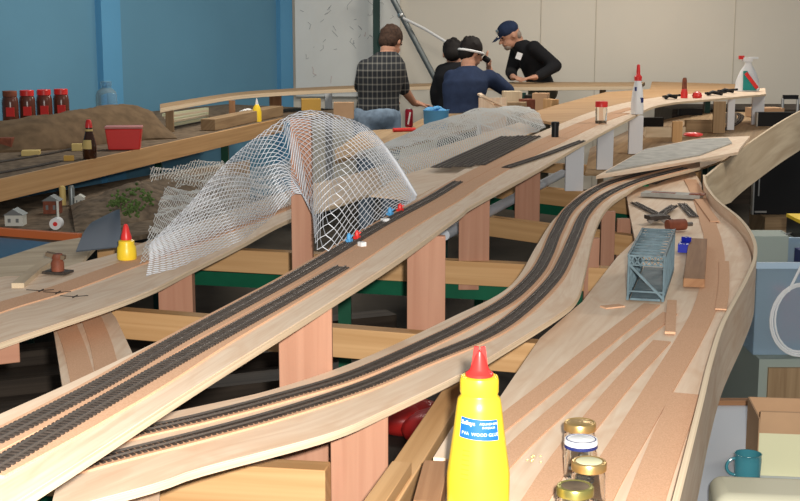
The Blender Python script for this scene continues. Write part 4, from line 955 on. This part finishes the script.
# ------------------------------------------------------------------ right-hand storage
ZW = .45
r = empty('low_table', (1.35, 3.5, 0), 'low table with pale grey top at lower right', 'table')
g = G(); q = [at(u, v, ZW)[:2] for u, v in ((690, 620), (860, 620), (860, 405), (690, 405))]; g.poly(q, ZW-.025, ZW); g.build('table_top', M['whitetop'], r)
g = G(); a, b = at(690, 404, ZW), at(860, 404, ZW); g.bar(V3(a, ZW-.01), V3(b, ZW-.01), .03, .05); g.build('back_edge', M['brown'], r)
for (x, y) in ((.80, 2.9), (.95, 3.8), (1.28, 3.8), (.95, 2.75)): G().box((x, y, .21), (.04, .04, .42)).build('leg', M['dgreen'], r)
p = at(747, 480, ZW+.0005); k = px(1, p.y); r = empty('blue_mug', p, 'teal-blue mug standing on the low pale table', 'mug')
G().lathe([(11.5*k, 0), (13*k, 1.5*k), (14*k, 22*k), (13.6*k, 28*k), (14.2*k, 29*k), (13*k, 29*k), (12.4*k, 6*k), (.01, 3*k)], p, 32).build('cup', M['mug'], r)
g = G(); g.tube([p+Vector((math.cos(a)*9*k-13*k, -.0, 15*k+math.sin(a)*9*k)) for a in [PI*.5+PI*i/10 for i in range(11)]], 1.6*k, 8); g.build('handle', M['mug'], r)
p = at(803, 478, ZW+.0005); k = px(1, p.y); r = empty('cardboard_box', p, 'cardboard box with cream sides on the low pale table', 'box'); R_ = Matrix.Rotation(-.12, 3, 'Z')
c0 = p+Vector((0, .11, 0))
for sx, sy, w_, d_, nm, m in ((0, -.1, .2, .004, 'front_panel', 'cardl'), (0, .1, .2, .004, 'back_panel', 'card'), (-.1, 0, .004, .2, 'side_panel', 'card'), (.1, 0, .004, .2, 'side_panel', 'card')):
    G().box(c0+R_@Vector((sx, sy, .075)), (w_, d_, .15), R_).build(nm, M[m], r)
g = G(); g.box(c0+R_@Vector((0, -.1, .15))+Vector((0, -.0, -.02)), (.2, .008, .085), R_@Matrix.Rotation(.12, 3, 'X')); g.build('flap', M['card'], r)
g = G(); g.box(c0+Vector((0, 0, .003)), (.19, .19, .004), R_); g.build('bottom_panel', M['card'], r)
# cream bag
p = at(775, 535, ZW+.0005); k = px(1, p.y); g = G(); g.box(p+Vector((.0, 0, .058)), (.29, .16, .115), Matrix.Rotation(-.12, 3, 'Z')); o = g.top('cream_case', M['bag'], 'rounded cream case in the bottom right corner', 'case'); bevel(o, .03, 5)
# tub with cables on cabinet
y = 4.35; zb = .47
r = empty('storage_cabinet', (1.48, 4.6, 0), 'dull brown cabinet standing under the clear storage tub', 'cabinet'); G().box((1.6, 4.65, (zb-.002)/2), (.75, .7, zb-.002)).build('carcass', M['floorgrey'], r); 
for x in (1.42, 1.78): G().box((x, 4.295, .24), (.33, .015, .4)).build('door', M['dull'], r)
x0, x1 = dp(756, 300, y).x, 1.92; zt = dp(760, 262, y).z
r = empty('storage_tub', ((x0+x1)/2, y+.25, zb), 'translucent blue storage tub holding a white cable at right', 'storage tub')
def wallp(g, a, b, z0, z1, t=.004):
    g.box(((a[0]+b[0])/2, (a[1]+b[1])/2, (z0+z1)/2), (math.hypot(b[0]-a[0], b[1]-a[1]), t, z1-z0), rot_to((b[0]-a[0], b[1]-a[1], 0)))
g = G(); wallp(g, (x0, y), (x1, y), zb+.001, zt); wallp(g, (x0, y+.5), (x1, y+.5), zb+.001, zt); wallp(g, (x0, y), (x0, y+.5), zb+.001, zt); wallp(g, (x1, y), (x1, y+.5), zb+.001, zt); g.box(((x0+x1)/2, y+.25, zb+.003), (x1-x0, .5, .004)); g.build('tub_wall', M['tub'], r)
g = G(); wallp(g, (x0-.01, y-.01), (x1+.01, y-.01), zt-.02, zt, .016); wallp(g, (x0-.01, y), (x0-.01, y+.5), zt-.02, zt, .016); wallp(g, (x0-.01, y+.51), (x1+.01, y+.51), zt-.02, zt, .016); g.build('rim', M['tubedge'], r)
g = G(); c = Vector((dp(790, 320, y).x+.03, y-.012, dp(790, 318, y).z)); 
for q in range(3): g.tube([c+Vector((math.cos(a)*(.085+.008*q)*(1+.05*math.sin(q)), -.008*q, math.sin(a)*(.115+.006*q))) for a in [2*PI*i/28 for i in range(29)]], .0038, 6)
g.tube([c+Vector((-.05, -.02, .1)), c+Vector((-.01, -.03, .2)), c+Vector((.06, .04, .24)), c+Vector((.1, .08, .15))], .005, 6); g.top('white_cable', M['white'], 'coiled white cable hanging over the front of the storage tub', 'cable')
g = G(); g.box((x0+.17, y+.2, zb+.10), (.09, .12, .18)); g.top('red_carton', M['redp'], 'red carton seen through the storage tub wall', 'box'); g = G(); g.box((x0+.34, y+.28, zb+.16), (.2, .2, .30)); g.top('orange_carton', M['navy'], 'dark carton at the right inside the storage tub', 'box')
g = G(); g.box((x0+.11, y+.42, zb+.18), (.2, .12, .35)); g.top('beige_box', M['floorgrey'], 'pale grey-green box standing at the back of storage tub', 'box')
# things behind tub: electronics
zs = .66
r = empty('back_cabinet', (1.9, 5.6, 0), 'dark low cabinet behind the storage tub', 'cabinet'); G().box((1.95, 5.55, zs/2), (.95, .7, zs-.002)).build('carcass', M['darkcl'] if 0 else M['soil'], r)
G().box((1.95, 5.192, zs/2), (.93, .012, zs*.85)).build('door', M['dull'], r)
p = dp(776, 238, 5.3); g = G(); g.box((p.x-.01, 5.42, zs+.026), (.22, .3, .05)); g.top('circuit_box', M['floorgrey'], 'pale grey device behind the storage tub', 'device')
g = G(); p = dp(793, 236, 5.4)
for (dz, m_) in ((0, 0),): g.box((p.x+.08, 5.4, zs+.06), (.16, .2, .118))
g.top('black_case', M['black'], 'black case with yellow top behind the storage tub', 'case'); g = G(); g.box((p.x+.08, 5.4, zs+.127), (.165, .2, .014)); g.top('yellow_folder', M['yellow'], 'yellow folder lying on the black case', 'folder')
g = G(); c = Vector((dp(768, 226, 5.3).x, 5.32, zs+.05))
for q in range(12): 
    c2 = c+Vector((random.uniform(-.08, .08), random.uniform(-.03, .03), random.uniform(-.005, .02))); g.tube([c2, c2+Vector((random.uniform(-.06, .06), .03, .02)), c2+Vector((random.uniform(-.09, .09), 0, 0))], .003, 5)
g.top('wire_tangle', M['alu'], 'tangle of silver leads on the grey device', 'wires')
# black screen panel
y = 8.9; a, b = dp(752, 214, y), dp(860, 214, y); zt = dp(770, 112, y).z
r = empty('black_screen', Vector(((a.x+b.x)/2, y, a.z)), 'large black screen with a silver edge under the far loop', 'screen')
G().box(((a.x+b.x)/2, y, (a.z+zt)/2), (b.x-a.x, .05, zt-a.z)).build('panel', M['black'], r)
G().box((a.x-.004, y-.01, (a.z+zt)/2), (.009, .05, zt-a.z)).build('edge_strip', M['alu'], r)
g = G(); g.box((a.x+.03, y-.03, a.z+.3), (.008, .012, .34)); g.box((a.x+.05, y-.03, a.z+.02), (.08, .012, .012)); g.build('silver_strip', M['alu'], r)
g = G(); g.box(((a.x+b.x)/2, y+.05, a.z/2), (b.x-a.x-.1, .4, a.z-.002)); g.top('screen_bench', M['dull'], 'brown bench carrying the large black screen', 'bench')
# dark cupboard low at the far right, chair frame
g = G(); p = dp(700, 120, 11.9); g.box((4.0, 11.9, .42), (3.2, .8, .84)); g.top('dark_cupboard', M['dark'], 'dark cupboard along the back wall at far right', 'cupboard')
p = dp(790, 110, 11.4); k = px(1, 11.4); r = empty('tube_chair', V3(p, 0), 'white tube chair with black back at far right', 'chair')
for u in (783, 798): 
    q = dp(u, 98, 11.3); g = G(); g.tube([V3(q, 0), V3(q, q.z)], .012, 8); g.build('leg', M['alu'], r)
a, b = dp(783, 97, 11.3), dp(798, 97, 11.3); g = G(); g.bar(a, b, .03, .035); g.build('backrest', M['black'], r); g = G(); g.box(((a.x+b.x)/2, 11.2, .45), (.2, .3, .03)); g.build('seat', M['black'], r)

# ------------------------------------------------------------------ people
def fuse(g, voxel, it, name, m, parent):
    me = g.mesh('tmp', m); t = bpy.data.objects.new('tmp', me); C.objects.link(t)
    md = t.modifiers.new('r', 'REMESH'); md.mode = 'VOXEL'; md.voxel_size = voxel; md.use_smooth_shade = True
    if it: sm = t.modifiers.new('s', 'SMOOTH'); sm.iterations = it; sm.factor = .5
    bpy.context.view_layer.update(); dg = bpy.context.evaluated_depsgraph_get()
    out = bpy.data.meshes.new_from_object(t.evaluated_get(dg)); bpy.data.objects.remove(t)
    off = Vector((0, 0, 0)); q = parent
    while q is not None: off += q.location; q = q.parent
    for v in out.vertices: v.co -= off
    out.materials.clear(); out.materials.append(m)
    for p_ in out.polygons: p_.use_smooth = True
    o = bpy.data.objects.new(name, out); o.parent = parent; C.objects.link(o); return o
def hand(g, wrist, dirv, palm_n, thumb_side, scale=1.0, curl=.35):
    d = Vector(dirv).normalized(); n = Vector(palm_n); n = (n-d*n.dot(d)).normalized(); s = d.cross(n)*thumb_side
    pal = wrist+d*.05; R = Matrix((d, s, n)).transposed()
    g.cap(wrist, .024, wrist+d*.03, .026); g.ell(pal, (.052, .042, .017), R, 12, 8)
    for i, (so, ln) in enumerate(((.030, .066), (.011, .075), (-.009, .070), (-.028, .055))):
        a = wrist+d*.085+s*so; dd = d; pts = [a-d*.03]
        for k in range(3):
            pts.append(pts[-1]+dd*(ln*(.5 if k == 0 else .33)+(.03 if k == 0 else 0))); dd = (dd-n*curl).normalized()
        for q, q2 in zip(pts, pts[1:]): g.cap(q, .0095, q2, .0085, 8)
    a = wrist+d*.028+s*.028; b = a+(d*.6+s*.75-n*.25).normalized()*.042; c = b+(d*.9+s*.3-n*.3).normalized()*.034
    g.cap(a, .013, b, .0115, 8); g.cap(b, .011, c, .009, 8)
def head(g, c, face, up, s=1.0):
    f = Vector(face).normalized(); u = Vector(up); u = (u-f*u.dot(f)).normalized(); x = f.cross(u); R = Matrix((x, f, u)).transposed()
    T = lambda a, b, d_: c+R@Vector((a*s, b*s, d_*s))
    g.ell(T(0, -.012, .022), (.076*s, .094*s, .092*s), R, 20, 14); g.ell(T(0, .028, -.045), (.056*s, .062*s, .062*s), R, 16, 10)
    g.ell(T(0, .062, -.082), (.026*s, .024*s, .022*s), R); g.cap(T(0, .088, .012), .009*s, T(0, .108, -.022), .014*s)
    for sx in (-1, 1):
        g.ell(T(sx*.078, -.012, -.005), (.010*s, .020*s, .032*s), R, 10, 8); g.ell(T(sx*.03, .078, .026), (.022*s, .012*s, .007*s), R, 8, 6); g.ell(T(sx*.018, .088, -.052), (.018*s, .008*s, .006*s), R, 8, 6)
    return R, T
def person(name_label, J, group, shirt_m, trouser_m, hair_m, hair_fn, face, up, arms, bald=False, extra=None, waist=.165, hsc=1.0):
    """J: pelvis, chest, neck, head; shoulders, hips along 'side' vector"""
    pel, ch, nk, hd = J['pelvis'], J['chest'], J['neck'], J['head']
    r = empty('person', V3(pel, 0), name_label, 'person', group)
    sd = J['side'].normalized(); axis = (ch-pel).normalized(); fw = sd.cross(axis).normalized()
    b = G(); R, T = head(b, hd, face, up, hsc)
    b.cap(nk, .058, hd+(nk-hd)*.35, .052); 
    def torso(g, e):
        pts = [pel-axis*.06, pel+axis*.04, pel.lerp(ch, .4), pel.lerp(ch, .75), ch, ch+(nk-ch)*.55, nk-(nk-ch)*.12]
        rs = [(.165+e, .11+e), (waist+e, .115+e), (.15+e, .108+e), (.175+e, .12+e), (.185+e, .118+e), (.128+e, .095+e), (.062+e, .062+e)]
        base = len(g.v); n = 20
        for p_, q in zip(pts, rs):
            for k in range(n): a = 2*PI*k/n; g.v.append(p_+sd*math.cos(a)*q[0]+fw*math.sin(a)*q[1])
        for i in range(len(pts)-1):
            for k in range(n): k2 = (k+1) % n; g.face([base+i*n+k, base+i*n+k2, base+(i+1)*n+k2, base+(i+1)*n+k], [(0, 0)]*4, True)
        g.face([base+n-1-k for k in range(n)], [(0, 0)]*n); e_ = base+(len(pts)-1)*n; g.face([e_+k for k in range(n)], [(0, 0)]*n)
    torso(b, -.012)
    sh = G(); torso(sh, .006)
    for (S, Eb, W, hdv, pn, ts, sl) in arms:
        b.cap(S, .052, Eb, .040); b.cap(Eb, .040, W, .026); hand(b, W, hdv, pn, ts)
        sh.ell(S, (.068, .068, .068)); sh.cap(S, .066, Eb, .055)
        if sl > 0: sh.cap(Eb, .055, Eb.lerp(W, sl), .045)
    tr = G(); 
    for s_ in (-1, 1):
        hip = pel+sd*s_*.09; kn = Vector((hip.x+fw.x*.03, hip.y+fw.y*.03, .48)); an = Vector((hip.x, hip.y, .09))
        b.cap(hip, .082, kn, .052); b.cap(kn, .052, an, .036); b.cap(an+Vector((0, 0, -.03)), .036, an+fw_xy(fw)*.13+Vector((0, 0, -.05)), .032)
        tr.cap(hip, .098, kn, .072); tr.cap(kn, .072, an+Vector((0, 0, .02)), .058)
        sg = G(); sg.cap(an+Vector((0, 0, -.038)), .048, an+fw_xy(fw)*.15+Vector((0, 0, -.048)), .040); 
        for v in sg.v: v.z = max(v.z, .001)
        sg.build('shoe', M['black'], r)
    tr.ell(pel, (.175, .14, .12), Matrix((sd, fw, axis)).transposed())
    fuse(b, .0085, 2, 'body', M['skin'], r); fuse(sh, .013, 3, 'shirt', M[shirt_m], r); fuse(tr, .016, 3, 'trousers', M[trouser_m], r)
    if hair_fn: hair_fn(r, R, T, hd)
    if extra: extra(r, R, T, hd)
    for sx in (-1, 1): 
        g = G(); g.ell(T(sx*.03, .082, .014), (.011, .007, .006), R, 8, 6); g.build('eye', M['black'], r)
    return r
def fw_xy(f): v = Vector((f.x, f.y, 0)); return v.normalized() if v.length > .01 else Vector((0, 1, 0))
def hair_basic(m, back=1.0):
    def fn(r, R, T, hd):
        g = G(); g.ell(T(0, -.024, .036), (.085, .094, .09), R, 18, 12); g.ell(T(0, -.055, -.01), (.076, .062, .075), R, 14, 10)
        for k in range(26): a = random.uniform(0, 2*PI); e = random.uniform(.2, 1.3); g.ell(T(.078*math.cos(a)*math.cos(e), -.03+.088*math.sin(a)*math.cos(e), .04+.084*math.sin(e)), (.016, .016, .014), R, 7, 5)
        fuse(g, .008, 1, 'hair', M[m], r)
    return fn
# 1: checked shirt, back to camera
y = 9.55
J = dict(pelvis=dp(377, 116, y), chest=dp(381, 70, y+.03), neck=dp(388, 49, y+.12), head=dp(392, 42, y+.17), side=Vector((.92, .38, 0)))
armsA = [(dp(397, 67, y+.12), dp(403, 88, y+.16), dp(414, 103, y+.35), (.75, .45, -.15), (0, 0, 1), 1, -1), (dp(366, 68, y-.0), dp(361, 86, y+.2), dp(385, 100, y+.42), (.6, .7, -.1), (0, 0, 1), -1, -1)]
for a_ in armsA: pass
person('person in a dark checked shirt and light jeans, back turned, leaning over table', J, None, 'plaid', 'denim', 'hairb', hair_basic('hairb'), (.55, .75, -.45), (.1, .25, 1), armsA, hsc=.93)
# 2: navy sweatshirt, stooping, magnifier on headband
y = 10.05
J = dict(pelvis=dp(461, 120, y), chest=dp(466, 82, y+.05), neck=dp(468, 64, y+.12), head=dp(472, 53, y+.17), side=Vector((.95, .3, 0)))
arms = [(dp(489, 78, y+.1), dp(508, 91, y+.2), dp(490, 72, y+.36), (-.2, .1, .8), (-1, 0, 0), 1, .7), (dp(452, 78, y+.06), dp(450, 97, y+.16), dp(466, 101, y+.25), (.7, .5, 0), (0, 0, 1), -1, .8)]
def band(r, R, T, hd):
    g = G(); g.tube([T(.09*math.cos(a), -.012+.106*math.sin(a), .008+.02*math.sin(a)) for a in [2*PI*i/24 for i in range(25)]], .010, 8); g.build('head_strap', M['white'], r, 'white strap')
    g = G(); g.tube([T(.04, .10, .0), T(.045, .15, -.01)], .024, 12); g.build('eyepiece', M['black'], r)
person('person in navy sweatshirt stooping, white strap round black hair', J, None, 'nshirt', 'darkcl', 'hairk', hair_basic('hairk'), (.75, .45, -.35), (.2, .1, 1), arms, extra=band, hsc=.95)
# 4: hidden behind, only dark hair shows
y = 10.62
J = dict(pelvis=dp(458, 112, y), chest=dp(456, 76, y), neck=dp(454, 60, y+.02), head=dp(453, 54.5, y+.04), side=Vector((-.9, -.4, 0)))
arms = [(dp(443, 72, y), dp(436, 92, y+.0), dp(436, 104, y+.02), (0, .2, -1), (0, 0, 1), 1, .8), (dp(470, 72, y), dp(476, 90, y+.0), dp(474, 104, y+.02), (0, .2, -1), (0, 0, 1), -1, .8)]
person('person with dark hair almost hidden behind the navy sweatshirt', J, None, 'bshirt', 'darkcl', 'hairk', hair_basic('hairk'), (.1, .9, -.5), (0, .3, 1), arms, hsc=.95)
# 3: black jumper, cap, facing left
y = 11.86
J = dict(pelvis=dp(543, 92, y), chest=dp(531, 54, y-.02), neck=dp(517, 40, y-.05), head=dp(509.5, 36, y-.08), side=Vector((-.25, -.95, .05)))
arms = [(dp(534, 48, y-.2), dp(556, 66, y-.22), dp(537, 77, y-.42), (-.9, -.35, -.1), (0, 0, 1), 1, .92), (dp(517, 52, y+.12), dp(511, 72, y+.0), dp(513, 77.5, y-.3), (.3, -.9, 0), (0, 0, 1), -1, .75)]
def cap_(r, R, T, hd):
    g = G(); g.ell(T(0, -.008, .058), (.090, .102, .078), R, 22, 14)
    me = fuse(g, .008, 1, 'cap_crown', M['nshirt'], r)
    g = G(); n = 12
    for i in range(n+1):
        a = PI*i/n
        for q in (.5, 1.0): g.v.append(T(.082*math.cos(a), .060+.02*q+(.085*q)*math.sin(a), .052-.030*q*math.sin(a)-.012*abs(math.cos(a))))
    m0 = len(g.v); g.v += [v+Vector((0, 0, -.006)) for v in g.v[:m0]]
    for i in range(n): k = 2*i; g.face([k, k+1, k+3, k+2], [(0, 0)]*4, True); g.face([m0+k+2, m0+k+3, m0+k+1, m0+k], [(0, 0)]*4, True); g.face([k+1, m0+k+1, m0+k+3, k+3], [(0, 0)]*4)
    g.build('cap_brim', M['nshirt'], r)
    g = G(); g.ell(T(0, .088, .085), (.03, .012, .022), R, 10, 6); g.build('cap_badge', M['alu'], r)
    g = G(); g.ell(T(0, -.065, -.015), (.066, .042, .055), R, 14, 10); fuse(g, .008, 1, 'hair', M['hairg'], r)
    g = G(); g.ell(T(0, .052, -.078), (.042, .040, .034), R, 14, 10); fuse(g, .008, 1, 'beard', M['hairg'], r)
    q = dp(519, 56, y-.32); g = G(); g.box(q, (.05, .008, .06), Matrix.Rotation(.35, 3, 'Y')); g.build('name_badge', M['paper'], r, 'white name badge')
person('person in navy cap and black jumper with name badge, bending over the table', J, None, 'bshirt', 'khaki', 'hairg', None, (-.86, -.25, -.42), (-.35, 0, .95), arms, extra=cap_, waist=.17)
